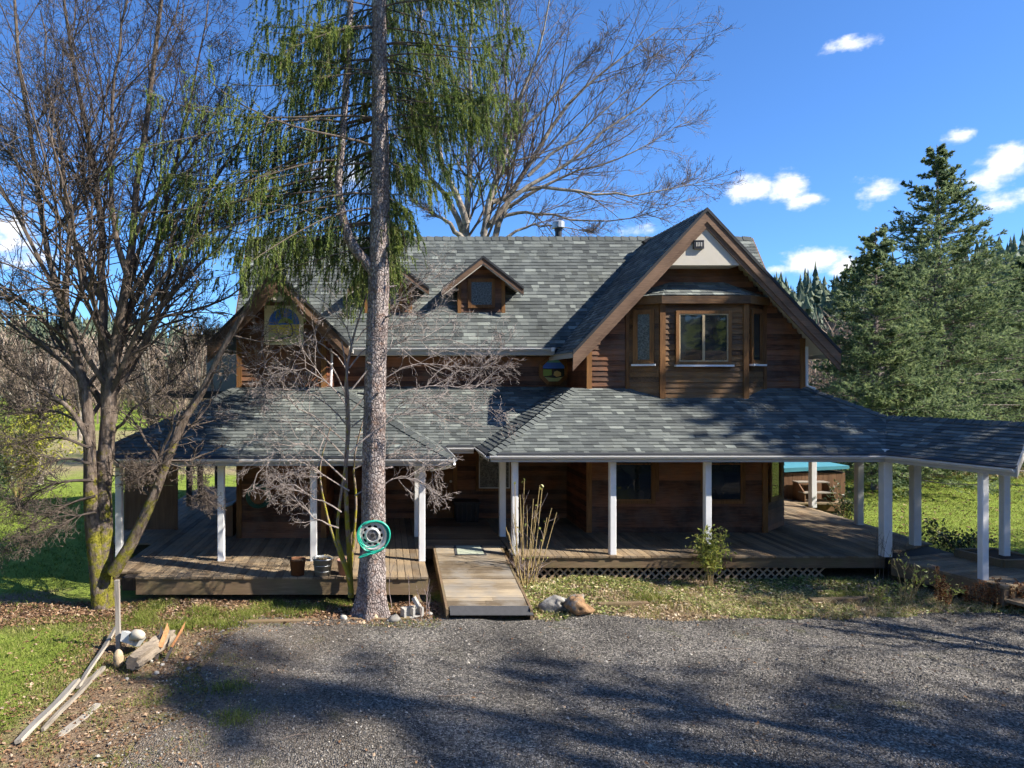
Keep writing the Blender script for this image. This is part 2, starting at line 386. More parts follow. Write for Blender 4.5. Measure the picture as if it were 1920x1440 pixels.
def f_ground(t):
    sp = t.n('SeparateXYZ'); t.set(sp.inputs[0], t.pos); x, y = sp.outputs[0], sp.outputs[1]
    n1 = t.noise(t.pos, .55, 6, .6); n2 = t.noise(t.pos, 3.2, 6, .65); n3 = t.noise(t.pos, 26, 4, .7)
    grass = t.ramp(t.m('ADD', t.m('MULTIPLY', n2, .6), t.m('MULTIPLY', n3, .4)), [(.32, (.08,.11,.02)), (.52, (.19,.25,.04)), (.7, (.30,.33,.08))])
    dirt = t.ramp(n3, [(.3, (.08,.055,.036)), (.55, (.22,.155,.10)), (.72, (.42,.31,.21))])
    dry = t.ramp(n3, [(.3, (.17,.13,.07)), (.7, (.38,.31,.18))])
    yj = t.m('ADD', y, t.m('MULTIPLY', t.m('SUBTRACT', n1, .5), 3.0)); xj = t.m('ADD', x, t.m('MULTIPLY', t.m('SUBTRACT', n1, .5), 2.2))
    def band(v, lo, hi, s=.25): 
        a = t.n('MapRange', interpolation_type='SMOOTHSTEP', i_1=lo - s, i_2=lo + s); t.set(a.inputs[0], v)
        b = t.n('MapRange', interpolation_type='SMOOTHSTEP', i_1=hi - s, i_2=hi + s, i_3=1.0, i_4=0.0); t.set(b.inputs[0], v)
        return t.m('MULTIPLY', a.outputs[0], b.outputs[0])
    near = band(y, -50, 16.4, .4)
    bare = t.m('MAXIMUM', t.m('MULTIPLY', band(xj, -4.6, 40, .3), near), t.m('MULTIPLY', band(yj, 11.7, 13.4, .3), band(x, -16, 2, .6)))
    bare = t.m('MULTIPLY', bare, t.ramp(n2, [(.30, (.35,.35,.35)), (.5, (1,1,1))]))
    c = t.mix(bare, grass, dirt)
    c = t.mix(t.m('MULTIPLY', band(yj, 30.5, 60, 1.0), t.ramp(n1, [(.35, (.5,.5,.5)), (.6, (1,1,1))])), c, dry)
    return (c, t.m('ADD', n3, n2))
material('ground', f_ground, .95, .1, bdist=.05, bstr=.8)
def f_gravel(t):
    n1 = t.noise(t.pos, .7, 5, .6); n2 = t.noise(t.pos, 55, 3, .7)
    v = t.n('TexVoronoi', i_Scale=48.0); t.set(v.inputs['Vector'], t.pos); sep = t.n('SeparateColor'); t.set(sep.inputs[0], v.outputs['Color'])
    f = t.m('ADD', t.m('MULTIPLY', sep.outputs[0], .62), t.m('MULTIPLY', n2, .25)); f = t.m('ADD', f, t.m('MULTIPLY', t.m('SUBTRACT', n1, .5), .85))
    c = t.ramp(f, [(.12, (.046,.042,.037)), (.42, (.135,.124,.110)), (.66, (.26,.238,.208)), (.9, (.56,.51,.43))])
    sp = t.n('SeparateXYZ'); t.set(sp.inputs[0], t.pos)
    edge = t.n('MapRange', i_1=.2, i_2=-3.2); t.set(edge.inputs[0], t.m('ADD', sp.outputs[0], t.m('MULTIPLY', t.m('SUBTRACT', n1, .5), 3)))
    brown = t.ramp(n2, [(.3, (.09,.065,.045)), (.7, (.34,.26,.18))])
    c = t.mix(t.m('MULTIPLY', edge.outputs[0], .7), c, brown)
    c = t.mix(t.m('MULTIPLY', t.ramp(t.noise(t.pos, 1.1, 4, .6), [(.60, (0,0,0)), (.72, (1,1,1))]), .35), c, (.12,.13,.03))
    return (c, t.m('SUBTRACT', 1.0, v.outputs['Distance']))
material('gravel', f_gravel, .9, .2, bdist=.035, bstr=1.0)
# ------------------------------------------------------------------ the setting: ground, driveway
def grid_sheet(x0, x1, y0, y1, nx, ny, fz):
    xs, ys = np.linspace(x0, x1, nx), np.linspace(y0, y1, ny)
    X, Y = np.meshgrid(xs, ys); Z = fz(X, Y)
    V = np.stack([X, Y, Z], -1).reshape(-1, 3)
    i, j = np.meshgrid(np.arange(ny - 1), np.arange(nx - 1), indexing='ij'); a = (i * nx + j).ravel()
    return V, np.stack([a, a + 1, a + nx + 1, a + nx], -1)
def sstep(a, b, x):
    t = np.clip((x - a) / (b - a), 0, 1); return t * t * (3 - 2 * t)
def ground_z(X, Y):
    """flat yard, gentle bumps, wooded hills all round"""
    X = np.asarray(X, float); Y = np.asarray(Y, float)
    b = .035 * np.sin(X * .9 + 1.3) * np.sin(Y * .8 + .4) + .02 * np.sin(X * 2.7 + Y * 1.9)
    b = b - .06
    r = np.hypot(X - 3, Y - 12); a = np.arctan2(X, Y)
    far = sstep(190, 330, r) * (24 + 4 * np.sin(a * 7) + 3 * np.sin(a * 17 + 1)) * (1 - .35 * np.exp(-((a + .25) / .22) ** 2))
    right = sstep(120, 300, r) * 17 * np.exp(-((a - .75) / .45) ** 2)
    back = sstep(-2.6, 6, -Y) * 2.0 + sstep(11, 26, -Y) * 5.0
    return b * (r < 90) + far + right + back
V1, F1 = grid_sheet(-30, 40, -14, 44, 141, 117, ground_z)
rr = np.concatenate([np.linspace(20, 60, 12), np.geomspace(66, 1500, 44)]); aa = np.linspace(0, 2 * np.pi, 161)
Rg, Ag = np.meshgrid(rr, aa[:-1]); Xg, Yg = 3 + Rg * np.sin(Ag), 12 + Rg * np.cos(Ag)
V2 = np.stack([Xg, Yg, ground_z(Xg, Yg) - .10 * (Rg < 62)], -1).reshape(-1, 3); nr = len(rr)
ii, jj = np.meshgrid(np.arange(160), np.arange(nr - 1), indexing='ij'); i2 = (ii + 1) % 160
F2 = np.stack([ii * nr + jj, i2 * nr + jj, i2 * nr + jj + 1, ii * nr + jj + 1], -1).reshape(-1, 4)[:, ::-1]
Vg, Fg = merge([(V1, F1), (V2, F2)])
tag(link('ground', mesh_np('ground', Vg, Fg, 'ground', smooth=True)), kind='structure', label='grassy yard and fields reaching to the wooded hills')
# gravel driveway: an irregular sheet a few millimetres above the ground
ed = []
for x in np.linspace(-2.4, 30, 60): ed.append((x, 12.02 + .10 * math.sin(x * 2.1) + .06 * math.sin(x * 5.3) + max(0, x - 6) * .045))
left_edge = [(-2.5 + .22 * math.sin(y * 2.3) + .1 * math.sin(y * 6.1) - max(0, 9.5 - y) * .12, y) for y in np.linspace(-6, 11.7, 30)]
top = np.array(ed)
def drive_top(x): return np.interp(x, top[:, 0], top[:, 1])
le = np.array(left_edge)
def drive_left(y): return np.interp(y, le[:, 1], le[:, 0])
nU, nV = 150, 90; dv = []
for i in range(nU + 1):
    for j in range(nV + 1):
        v = 2.2 + 9.8 * j / nV; u = i / nU
        xl = drive_left(min(v, 11.7)); x = xl + (30 - xl) * u ** 1.3
        vv = 2.2 + (drive_top(x) - 2.2) * j / nV
        dv.append((x, vv, float(ground_z(x, vv)) + .030))
i, j = np.meshgrid(np.arange(nU), np.arange(nV), indexing='ij'); a = (i * (nV + 1) + j).ravel()
tag(link('driveway', mesh_np('driveway', np.array(dv), np.stack([a, a + nV + 1, a + nV + 2, a + 1], -1), 'gravel', smooth=True)), kind='structure', label='dark gravel driveway in front of the house')

# ------------------------------------------------------------------ the house
DZ, EZ, SL = .45, 2.61, .56                          # deck level, porch eave level, porch roof slope
WL, WM_, WR = 16.15, 18.5, 16.73                      # depths of left gable wall, middle wall, right gable wall
house = empty('house', (3.4, 18.4, 0), 'two-storey brown cedar house with wraparound porch and dark shingle roofs', 'house')
ubox = G().box(0, 1, 0, 1, 0, 1).mesh('unit_board')
def board_obj(name, x0, x1, y0, y1, z0, z1, mat, parent):
    key = 'board_' + mat
    me = D.meshes.get(key)
    if me is None: me = ubox.copy(); me.name = key; me.materials.append(MATS[mat])
    return link(name, me, parent, Matrix.Translation((x0, y0, z0)) @ Matrix.Diagonal((x1 - x0, y1 - y0, z1 - z0, 1)))
def obox(name, o, u, v, w_, mat, parent):
    """box board with a free orientation: origin and three edge vectors"""
    key = 'board_' + mat; me = D.meshes.get(key)
    if me is None: me = ubox.copy(); me.name = key; me.materials.append(MATS[mat])
    M = Matrix.Identity(4)
    for c, q in enumerate((u, v, w_)):
        for r_ in range(3): M[r_][c] = q[r_]
    for r_ in range(3): M[r_][3] = o[r_]
    return link(name, me, parent, M)
# lap siding: one wedge-shaped board per course
def lap_mesh(mat):
    me = D.meshes.get('lap_' + mat)
    if me is None:
        g = G(); g.add([(0,0,0),(1,0,0),(1,.030,0),(0,.030,0),(0,0,1.06),(1,0,1.06),(1,.006,1.06),(0,.006,1.06)], [(0,3,2,1),(4,5,6,7),(0,1,5,4),(1,2,6,5),(2,3,7,6),(3,0,4,7)][::1])
        me = g.mesh('lap_' + mat, mat)
    return me
def wall(p0, p1, z0, z1, span=None, mat='cedar_siding', ex=.128, name='wall', thick=.14, top_poly=None):
    """p0->p1 runs right to left as seen from outside; span(z) gives the usable range along it"""
    p0, p1 = Vector((*p0, 0)), Vector((*p1, 0)); L = (p1 - p0).length; u = (p1 - p0) / L; n = Vector((0, 0, 1)).cross(u)
    if top_poly: poly = [p0 + u * a + Vector((0, 0, z)) for a, z in top_poly]
    else: poly = [p0 + Vector((0,0,z0)), p1 + Vector((0,0,z0)), p1 + Vector((0,0,z1)), p0 + Vector((0,0,z1))]
    wo = G().prism(poly, -n * thick).link(name, mat, house)
    z = z0
    while z < z1 - .03:
        h = min(ex, z1 - z); a, b = span(z + h * .7) if span else (0, L)
        if b - a > .05:
            M = Matrix.Identity(4)
            for c, q in enumerate((u * (b - a), n, Vector((0, 0, h)))):
                for r_ in range(3): M[r_][c] = q[r_]
            o = p0 + u * a + n * (.002 + random.uniform(0, .003)) + Vector((0, 0, z))
            for r_ in range(3): M[r_][3] = o[r_]
            link('siding_board', lap_mesh(mat), wo, M)
        z += ex
    return wo
# shingled roof planes -----------------------------------------------------------------
TABS = []
SHM = {}
def roof_plane(roof, poly, e=.122, under='ceiling_wood', thick=.05, bias=0.0, sheath=True):
    P = [Vector(p) for p in poly]; u = (P[1] - P[0]).normalized()
    n = Vector((0, 0, 0))
    for a, b in zip(P, P[1:] + P[:1]): n += a.cross(b)
    n.normalize(); n = -n if n.z < 0 else n
    v = n.cross(u); cen = sum(P, Vector()) / len(P)
    v = -v if v.dot(cen - P[0]) < 0 else v
    Q = [((p - P[0]).dot(u), (p - P[0]).dot(v)) for p in P]
    if sheath: G().prism([p - n * .004 for p in P], -n * thick).link('sheathing', under, roof)
    vmax = max(q[1] for q in Q)
    def span(t):
        xs = []
        for (a, b), (c, d) in zip(Q, Q[1:] + Q[:1]):
            if (b - t) * (d - t) <= 0 and abs(b - d) > 1e-6: xs.append(a + (c - a) * (t - b) / (d - b))
            elif abs(b - d) <= 1e-6 and abs(b - t) < 1e-6: xs += [a, c]
        return (min(xs), max(xs)) if len(xs) >= 2 else None
    r_ = 0; t0 = 0.0
    while t0 < vmax - .03:
        t1 = min(t0 + e, vmax - 1e-4); s0, s1 = span(max(t0, 1e-4)), span(t1)
        if not s0 or not s1: break
        x = min(s0[0], s1[0]) - random.uniform(0, .3); xe = max(s0[1], s1[1])
        while x < xe:
            wd = random.uniform(.11, .34); x1 = x + wd
            a0, b0, b1, a1 = max(x, s0[0]), min(x1, s0[1]), min(x1, s1[1]), max(x, s1[0])
            if a0 > b0: a0 = b0 = min(max((a0 + b0) / 2, s0[0]), s0[1])
            if a1 > b1: a1 = b1 = min(max((a1 + b1) / 2, s1[0]), s1[1])
            if (b0 - a0) + (b1 - a1) > .015:
                tn = random.choices((random.uniform(.05, .3), random.uniform(.3, .62), random.uniform(.62, .85), random.uniform(.85, 1)), (22, 46, 22, 10))[0]
                rect = a0 == a1 == x and b0 == b1 == x1 and t1 - t0 > e * .98
                org = P[0] + u * a0 + v * t0
                TABS.append(dict(roof=roof, o=P[0], u=u, v=v, n=n, q=(a0, b0, b1, a1), t=(t0, t1), tone=min(1, max(0, tn + bias)), rect=rect, lift=.015 + .008 * random.random(),
                                 d=(org - Vector((0, 0, H))).length, vis=0 < org.y and abs(CX + F * org.x / org.y - 960) < 930))
            x = x1
        t0 += e; r_ += 1
    return n
def ridge_caps(roof, a, b, wdt=.14, step=.16, n1=None, n2=None):
    a, b = Vector(a), Vector(b); d = (b - a); L = d.length; d.normalize()
    s1 = n1.cross(d); s1 = s1 if s1.z < 0 else -s1; s2 = n2.cross(d); s2 = s2 if s2.z < 0 else -s2
    k = int(L / step)
    up = (n1 + n2).normalized()
    g = G(); lo, hi = .044, .02
    V = []
    for t, lf in ((0, lo), (step * 1.1, hi)):
        V += [tuple(s1 * wdt + d * t + up * lf), tuple(d * t + up * (lf + .012)), tuple(s2 * wdt + d * t + up * lf)]
    V += [tuple(Vector(q) - up * .022) for q in V]
    g.add(V, [(0,1,4,3),(1,2,5,4),(0,6,7,1),(1,7,8,2),(0,3,9,6),(2,8,11,5),(6,9,10,7),(7,10,11,8),(3,4,10,9),(4,5,11,10)])
    mes = []
    for q in range(3):
        me = g.mesh('ridge_cap', 'shingle'); at_ = me.attributes.new('tone', 'FLOAT', 'FACE'); at_.data.foreach_set('value', [(.25, .45, .6)[q]] * len(me.polygons)); mes.append(me)
    for i in range(k): link('ridge_cap', random.choice(mes), roof, Matrix.Translation(a + d * (i * step)))
def eave(roof, a, b, outn, ztop=EZ, fasc='fascia_paint', hgt=.15):
    """fascia board and gutter along an eave from a to b (xy), outn points outwards"""
    a, b, outn = Vector((*a, 0)), Vector((*b, 0)), Vector((*outn, 0)).normalized(); z = Vector((0, 0, 1))
    G().prism([a + z*(ztop - hgt), a + z*(ztop - .012), a - outn*.03 + z*(ztop - .012), a - outn*.03 + z*(ztop - hgt)], b - a).link('fascia', fasc, roof)
    pr = [a + outn*.002 + z*(ztop - .075), a + outn*.055 + z*(ztop - .075), a + outn*.062 + z*(ztop - .055), a + outn*.088 + z*(ztop - .035), a + outn*.088 + z*(ztop - .008), a + outn*.076 + z*(ztop - .008), a + outn*.070 + z*(ztop - .03), a + outn*.002 + z*(ztop - .03)]
    G().prism(pr, b - a).link('gutter', 'gutter_paint', roof)
    G().prism([a + outn*.045 + z*(ztop + .004), a + outn*.045 + z*(ztop + .016), a - outn*.05 + z*(ztop + .05), a - outn*.05 + z*(ztop + .032)], b - a).link('drip_edge', 'dark_drip', roof)
def new_roof(name, label=None):
    o = empty(name, (3.4, 18.4, 2.6), parent=house)
    if label: o['label'] = label
    return o
Z = lambda x, y, z: (x, y, z)
# porch roofs: left block, recessed middle, right block, walkway arm
YL, YM, YR = 13.65, 16.0, 14.28
xl0, xl1, xr0, xr1 = -5.97, 1.38, 2.2, 10.49
dl = WL - YL; zt = EZ + SL * dl
pl = new_roof('porch_roof', 'hipped shingle roof over the deck with the buckets')
n_fl = roof_plane(pl, [(xl0, YL, EZ), (xl1, YL, EZ), (xl1 - dl, WL, zt), (xl0 + dl, WL, zt)])
n_ll = roof_plane(pl, [(xl0, 24.2, EZ), (xl0, YL, EZ), (xl0 + dl, WL, zt), (xl0 + dl, 24.2, zt)])
dm = WM_ - YM; zm = EZ + SL * dm
xs = -1.3; 
n_ls = roof_plane(pl, [(xl1, YL, EZ), (xl1, YM, EZ), (xl1 - dm, WM_, zm), (xl1 - dm, WL, EZ + SL * dm), (xl1 - dl, WL, zt)])
ridge_caps(pl, (xl0, YL, EZ), (xl0 + dl, WL, zt), n1=n_fl, n2=n_ll); ridge_caps(pl, (xl1, YL, EZ), (xl1 - dl, WL, zt), n1=n_fl, n2=n_ls)
eave(pl, (xl0, YL), (xl1, YL), (0, -1)); eave(pl, (xl1, YL), (xl1, YM), (1, 0)); eave(pl, (xl0, 24.2), (xl0, YL), (-1, 0))
pm = new_roof('porch_roof', 'recessed shingle roof over the front entry')
n_m = roof_plane(pm, [(xl1, YM, EZ), (xr0, YM, EZ), (xr0 + dm, WM_, zm), (xl1 - dm, WM_, zm)])
eave(pm, (xl1 + .1, YM), (xr0 - .1, YM), (0, -1))
pr_ = new_roof('porch_roof', 'long shingle roof over the deck with the lattice skirt')
dr = WR - YR; zr = EZ + SL * dr
ang = math.atan2(.30, .954); wd_ = Vector((.30, -.954, 0)).normalized(); wn_ = Vector((.954, .30, 0)).normalized()
Ea = Vector((xr1, YR, EZ)); Ra = Vector((11.45, 15.57, 3.33)); Ee = Ea + wd_ * 2.30; Re = Vector((12.27, 12.93, 3.33))
n_fr = roof_plane(pr_, [(xr0, YR, EZ), (xr1, YR, EZ), tuple(Ra), (10.29, WR, zr), (xr0 + dr, WR, zr)])
n_rs = roof_plane(pr_, [(xr0, YM, EZ), (xr0, YR, EZ), (xr0 + dr, WR, zr), (xr0 + dm, WM_, zm)])
n_rr = roof_plane(pr_, [(12.8, 15.2, EZ), (12.8, 22.5, EZ), (10.29, 22.5, EZ + SL * 2.51), (10.29, WR, EZ + SL * 2.51), tuple(Ra)])
ridge_caps(pr_, (xr0, YR, EZ), (xr0 + dr, WR, zr), n1=n_fr, n2=n_rs)
ridge_caps(pr_, Ra, (10.29, WR, zr + .02), n1=n_fr, n2=n_rr)
eave(pr_, (xr0, YR), (xr1, YR), (0, -1)); eave(pr_, (xr0, YM), (xr0, YR), (-1, 0)); eave(pr_, (12.8, 15.2), (12.8, 22.5), (1, 0))
pw = new_roof('porch_roof', 'shingle arm of the porch roof over the side walkway')
n_w1 = roof_plane(pw, [Ea, Ee, Re, Ra])
Eb = Ra + wn_ * 1.3; Eb.z = EZ; Ec = Re + wn_ * 1.3 + wd_ * .2; Ec.z = EZ
n_w2 = roof_plane(pw, [Ec, Eb, Ra, Re])
ridge_caps(pw, Re, Ra, n1=n_w1, n2=n_w2)
eave(pw, Ea.xy, Ee.xy, (-wn_).xy); eave(pw, Ec.xy, Eb.xy, wn_.xy)
G().prism([Ee + Vector((0,0,-.16)), Ee + Vector((0,0,.01)), Re + Vector((0,0,.01)), Re + Vector((0,0,-.16))], wd_ * .03).link('rake_board', 'fascia_paint', pw)

# walls ---------------------------------------------------------------------------------
GLX, GRX, GZ = -3.47, -1.375, 6.62                    # left gable
gcx = (GLX + GRX) / 2
RLX, RRX = 4.97, 10.29; rcx = 7.62; RAZ = 8.20        # right gable
def gable_span(x0, x1, cx, apex, slope):
    def sp(z):
        hw = (apex - z) / slope; a = max(x0, cx - hw); b = min(x1, cx + hw); return (x1 - b, x1 - a)
    return sp
gs_l, gs_r = 1.01, 1.07
def gpoly(x0, x1, cx, z0, apex, slope):
    za = apex - slope * (x1 - cx) - .06; return [(0, z0), (x1 - x0, z0), (x1 - x0, za), (x1 - cx, apex - .06), (0, za)]
wall((GRX, WL), (GLX, WL), DZ, 6.05, gable_span(GLX, GRX, gcx, GZ - .12, gs_l), top_poly=gpoly(GLX, GRX, gcx, DZ, GZ - .1, gs_l))
wall((RRX, WR), (RLX, WR), 3.9, 7.0, gable_span(RLX, RRX, rcx, RAZ - .14, gs_r), top_poly=gpoly(RLX, RRX, rcx, 3.2, RAZ - .1, gs_r))
wall((9.31, WR), (RLX, WR), DZ, 3.3)
wall((RRX, 17.6), (9.31, WR), DZ, 3.3)
wall((RLX, WM_), (GRX, WM_), DZ, 5.05)
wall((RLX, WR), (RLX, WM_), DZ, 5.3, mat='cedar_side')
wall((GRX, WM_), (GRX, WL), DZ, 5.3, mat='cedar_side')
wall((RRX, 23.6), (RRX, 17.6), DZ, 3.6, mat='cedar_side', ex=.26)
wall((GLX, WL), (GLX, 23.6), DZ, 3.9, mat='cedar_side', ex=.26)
G().box(GLX + .05, RRX - .05, 18.66, 23.6, .3, 5.0).box(GLX + .14, GRX - .14, WL + .14, 18.7, .3, 5.2).box(RLX + .14, RRX - .14, 17.7, 18.7, .3, 5.2).link('core', 'dark_metal', house)
G().prism([(GLX, 18.64, 4.8), (GLX, 20.24, 8.2), (GLX, 23.6, 5.0)], (RRX - GLX, 0, 0)).link('attic_wall', 'cedar_side', house)
def trim(x0, x1, y0, y1, z0, z1, mat='cedar_trim', name='corner_board'): return G().box(x0, x1, y0, y1, z0, z1).link(name, mat, house)
for x, y in ((GLX, WL), (GRX - .1, WL), (RLX, WR), (RRX - .1, WR)):
    trim(x - .012, x + .112, y - .045, y + .06, DZ if x < RRX - 1 else 3.9, 5.15 if x < 0 else (5.28 if x < 6 else 5.2))
trim(1.02, 1.14, WM_ - .05, WM_ - .02, DZ, 2.6); trim(1.87, 1.98, WM_ - .05, WM_ - .02, DZ, 2.6)
for x in (6.60, 7.75): trim(x, x + .12, WR - .05, WR - .02, DZ + 1.0, 3.0, name='window_casing')
trim(9.26, 9.38, WR - .06, WR + .03, DZ, 3.2)
# upper roofs ---------------------------------------------------------------------------
MEZ, MEY, MRY, MRZ = 5.04, 18.0, 20.24, 8.40
mr_ = new_roof('main_roof', 'long steep main roof of the house')
n_mf = roof_plane(mr_, [(-4.02, MEY, MEZ), (10.9, MEY, MEZ), (10.9, MRY, MRZ), (-4.02, MRY, MRZ)], under='soffit_paint')
roof_plane(mr_, [(10.9, 24.4, 4.9), (-4.02, 24.4, 4.9), (-4.02, MRY, MRZ), (10.9, MRY, MRZ)], e=.5, under='soffit_paint')
eave(mr_, (-.9, MEY), (4.5, MEY), (0, -1), MEZ, hgt=.19)
G().box(-.9, 4.5, MEY + .02, WM_, MEZ - .2, MEZ - .17).link('soffit', 'soffit_paint', mr_)
n_mb = Vector((0, .67, .74)); ridge_caps(mr_, (-4.02, MRY, MRZ), (10.9, MRY, MRZ), n1=n_mf, n2=n_mb, step=.24)
for xe in (-4.06, 10.86):
    G().prism([(xe, MEY, MEZ - .2), (xe, MEY, MEZ), (xe, MRY, MRZ), (xe, 24.4, 4.9), (xe, 24.4, 4.7), (xe, MRY, MRZ - .2)], (.08, 0, 0)).link('rake_board', 'rake_wood', mr_)
def gable_roof(name, label, cx, apex, slope, hw, y0, y1, panel_z, wy, lite=.16):
    r = new_roof(name, label); ez = apex - slope * hw
    n1 = roof_plane(r, [(cx - hw, y1, ez), (cx - hw, y0, ez), (cx, y0, apex), (cx, y1, apex)], under='soffit_paint')
    n2 = roof_plane(r, [(cx + hw, y0, ez), (cx + hw, y1, ez), (cx, y1, apex), (cx, y0, apex)], under='soffit_paint')
    ridge_caps(r, (cx, y0, apex), (cx, y1, apex), n1=n1, n2=n2, step=.2)
    c = math.sqrt(1 + slope * slope)
    for s in (-1, 1):
        def q(t, h): return (cx + s * t, apex - slope * t + h)      # along the rake, vertical offset
        for nm, mt, h0, h1, ya, yb in (('drip_edge', 'dark_drip', -.035, .055, y0 - .055, y0 + .01), ('rake_board', 'rake_wood', -.035 - .17 * c, -.035, y0 - .035, y0 + .012), ('rake_trim', 'rake_wood', -.035 - .27 * c, -.035 - .17 * c, y0 - .008, y0 + .03)):
            e_ = hw + .02; x0, z0 = q(0, h0); x1, z1 = q(e_, h0); x2, z2 = q(e_, h1); x3, z3 = q(0, h1)
            G().prism([(x0, ya, z0), (x1, ya, z1), (x2, ya, z2), (x3, ya, z3)], (0, yb - ya, 0)).link(nm, mt, r)
        x1, z1 = q(hw + .03, 0)
        G().prism([(x1, y0, z1 - .10), (x1, y0, z1 - .01), (x1, y1, z1 - .01), (x1, y1, z1 - .10)], (-s * .04, 0, 0)).link('fascia', 'fascia_paint', r)
    pz = apex - .035 - .27 * c; ph = (pz - panel_z) / slope
    G().prism([(cx - ph, y0 + .035, panel_z), (cx + ph, y0 + .035, panel_z), (cx, y0 + .035, pz)], (0, wy - y0 - .06, 0)).link('gable_panel', 'soffit_paint', r)
    return r
gl = gable_roof('gable_roof', 'small steep gable roof behind the leaning limb', gcx, GZ, gs_l, 1.6, 15.62, 19.4, 6.02, WL)
gr = gable_roof('gable_roof', 'big steep gable roof above the bay window', rcx, RAZ, gs_r, 3.14, 16.13, 20.1, 6.90, WR)
G().box(4.36, 4.42, 17.7, 17.8, 4.93, 5.03).link('gutter_end', 'white_paint', gr)
# roof vents, stove pipe, floodlight
for px, py in ((1214, 452), (1250, 430)):
    # on the left slope of the big gable
    for Yv in np.linspace(16.2, 20, 120):
        p = at(px, py, Yv)
        if p.z <= RAZ - gs_r * abs(p.x - rcx) + .03 and p.x < rcx: break
    M = Matrix.Translation((p.x, p.y, RAZ - gs_r * abs(p.x - rcx) + .01)) @ Matrix.Rotation(-math.atan(gs_r), 4, 'Y')
    G().prism([(-.14, -.12, 0), (-.14, .12, 0), (.12, .12, 0), (.12, -.12, 0)], (0, 0, .03)).prism([(-.10, -.10, .03), (.10, -.10, .03), (.10, -.10, .06), (-.10, -.10, .12)], (0, .2, 0)).link('roof_vent', 'dark_metal', house, M)
p = at(1047, 440, 20.5)
pipe = G().lathe([(.10, 0), (.10, .62), (.12, .62), (.12, .68), (.10, .68)], (p.x, 20.5, 8.05), 14).link('stove_pipe', 'dark_metal', house, smooth=False)
G().lathe([(.10, .68), (.19, .70), (.19, .86), (.15, .90), (.02, .94), (.0, .94)], (p.x, 20.5, 8.05), 14).link('cap', 'galvanised', pipe)
p = at(1308.5, 459, 16.16)
fl = G().box(p.x - .12, p.x + .12, 16.10, 16.17, p.z - .10, p.z + .10).box(p.x - .1, p.x + .1, 16.09, 16.1, p.z + .07, p.z + .09).link('vent_box', 'dark_metal', house)
for k in range(3): G().box(p.x - .075 + .055 * k, p.x - .04 + .055 * k, 16.088, 16.10, p.z - .05, p.z + .05).link('louvre', 'concrete', fl)
# dormers -------------------------------------------------------------------------------
def dormer(cx, label):
    d = empty('dormer', (cx, 18.7, 6.0), parent=house); d['label'] = label
    y = 18.67; z0, hw, az_ = 5.95, .60, 7.48; s = .77; ez = az_ - s * 1.07
    G().prism([(cx - hw, y, z0), (cx + hw, y, z0), (cx + hw, y, 6.93), (cx, y, 7.38), (cx - hw, y, 6.93)], (0, 1.2, 0)).link('dormer_wall', 'cedar_siding', d)
    for k in range(9):
        zz = 6.04 + k * .128; w_ = min(hw, (7.36 - zz) / s)
        M = Matrix.Identity(4)
        for c, q in enumerate((Vector((-2 * w_, 0, 0)), Vector((0, -1, 0)), Vector((0, 0, .128)))):
            for r_ in range(3): M[r_][c] = q[r_]
        M.translation = (cx + w_, y - .003, zz); link('siding_board', lap_mesh('cedar_siding'), d, M)
    for sx in (-1, 1): G().box(cx + sx * hw - .05, cx + sx * hw + .05, y - .035, y + .05, z0, 6.95).link('corner_board', 'cedar_trim', d)
    a, b, c_, e_ = cx - .28, cx + .28, 6.24, 6.86
    G().box(a - .09, b + .09, y - .07, y - .01, c_ - .09, c_).box(a - .09, b + .09, y - .07, y - .01, e_, e_ + .09).box(a - .09, a, y - .07, y - .01, c_, e_).box(b, b + .09, y - .07, y - .01, c_, e_).link('window_frame', 'cedar_trim', d)
    G().box(a, b, y - .055, y - .04, c_, e_).link('pane', 'reflect_glass', d)
    n1 = roof_plane(d, [(cx - 1.07, 19.6, ez), (cx - 1.07, 18.35, ez), (cx, 18.35, az_), (cx, 19.6, az_)], under='soffit_paint', thick=.04)
    n2 = roof_plane(d, [(cx + 1.07, 18.35, ez), (cx + 1.07, 19.6, ez), (cx, 19.6, az_), (cx, 18.35, az_)], under='soffit_paint', thick=.04)
    for sx in (-1, 1):
        for nm, mt, h0, h1, ya in (('drip_edge', 'dark_drip', -.02, .045, 18.30), ('rake_board', 'rake_wood', -.17, -.02, 18.32), ('rake_trim', 'soffit_paint', -.20, -.17, 18.335)):
            G().prism([(cx, ya, az_ + h0), (cx + sx * 1.09, ya, az_ + h0 - s * 1.09), (cx + sx * 1.09, ya, az_ + h1 - s * 1.09), (cx, ya, az_ + h1)], (0, .04, 0)).link(nm, mt, d)
    return d
dormer(2.66, 'small gabled dormer in full sun'); dormer(.12, 'small gabled dormer hidden behind the spruce trunk')
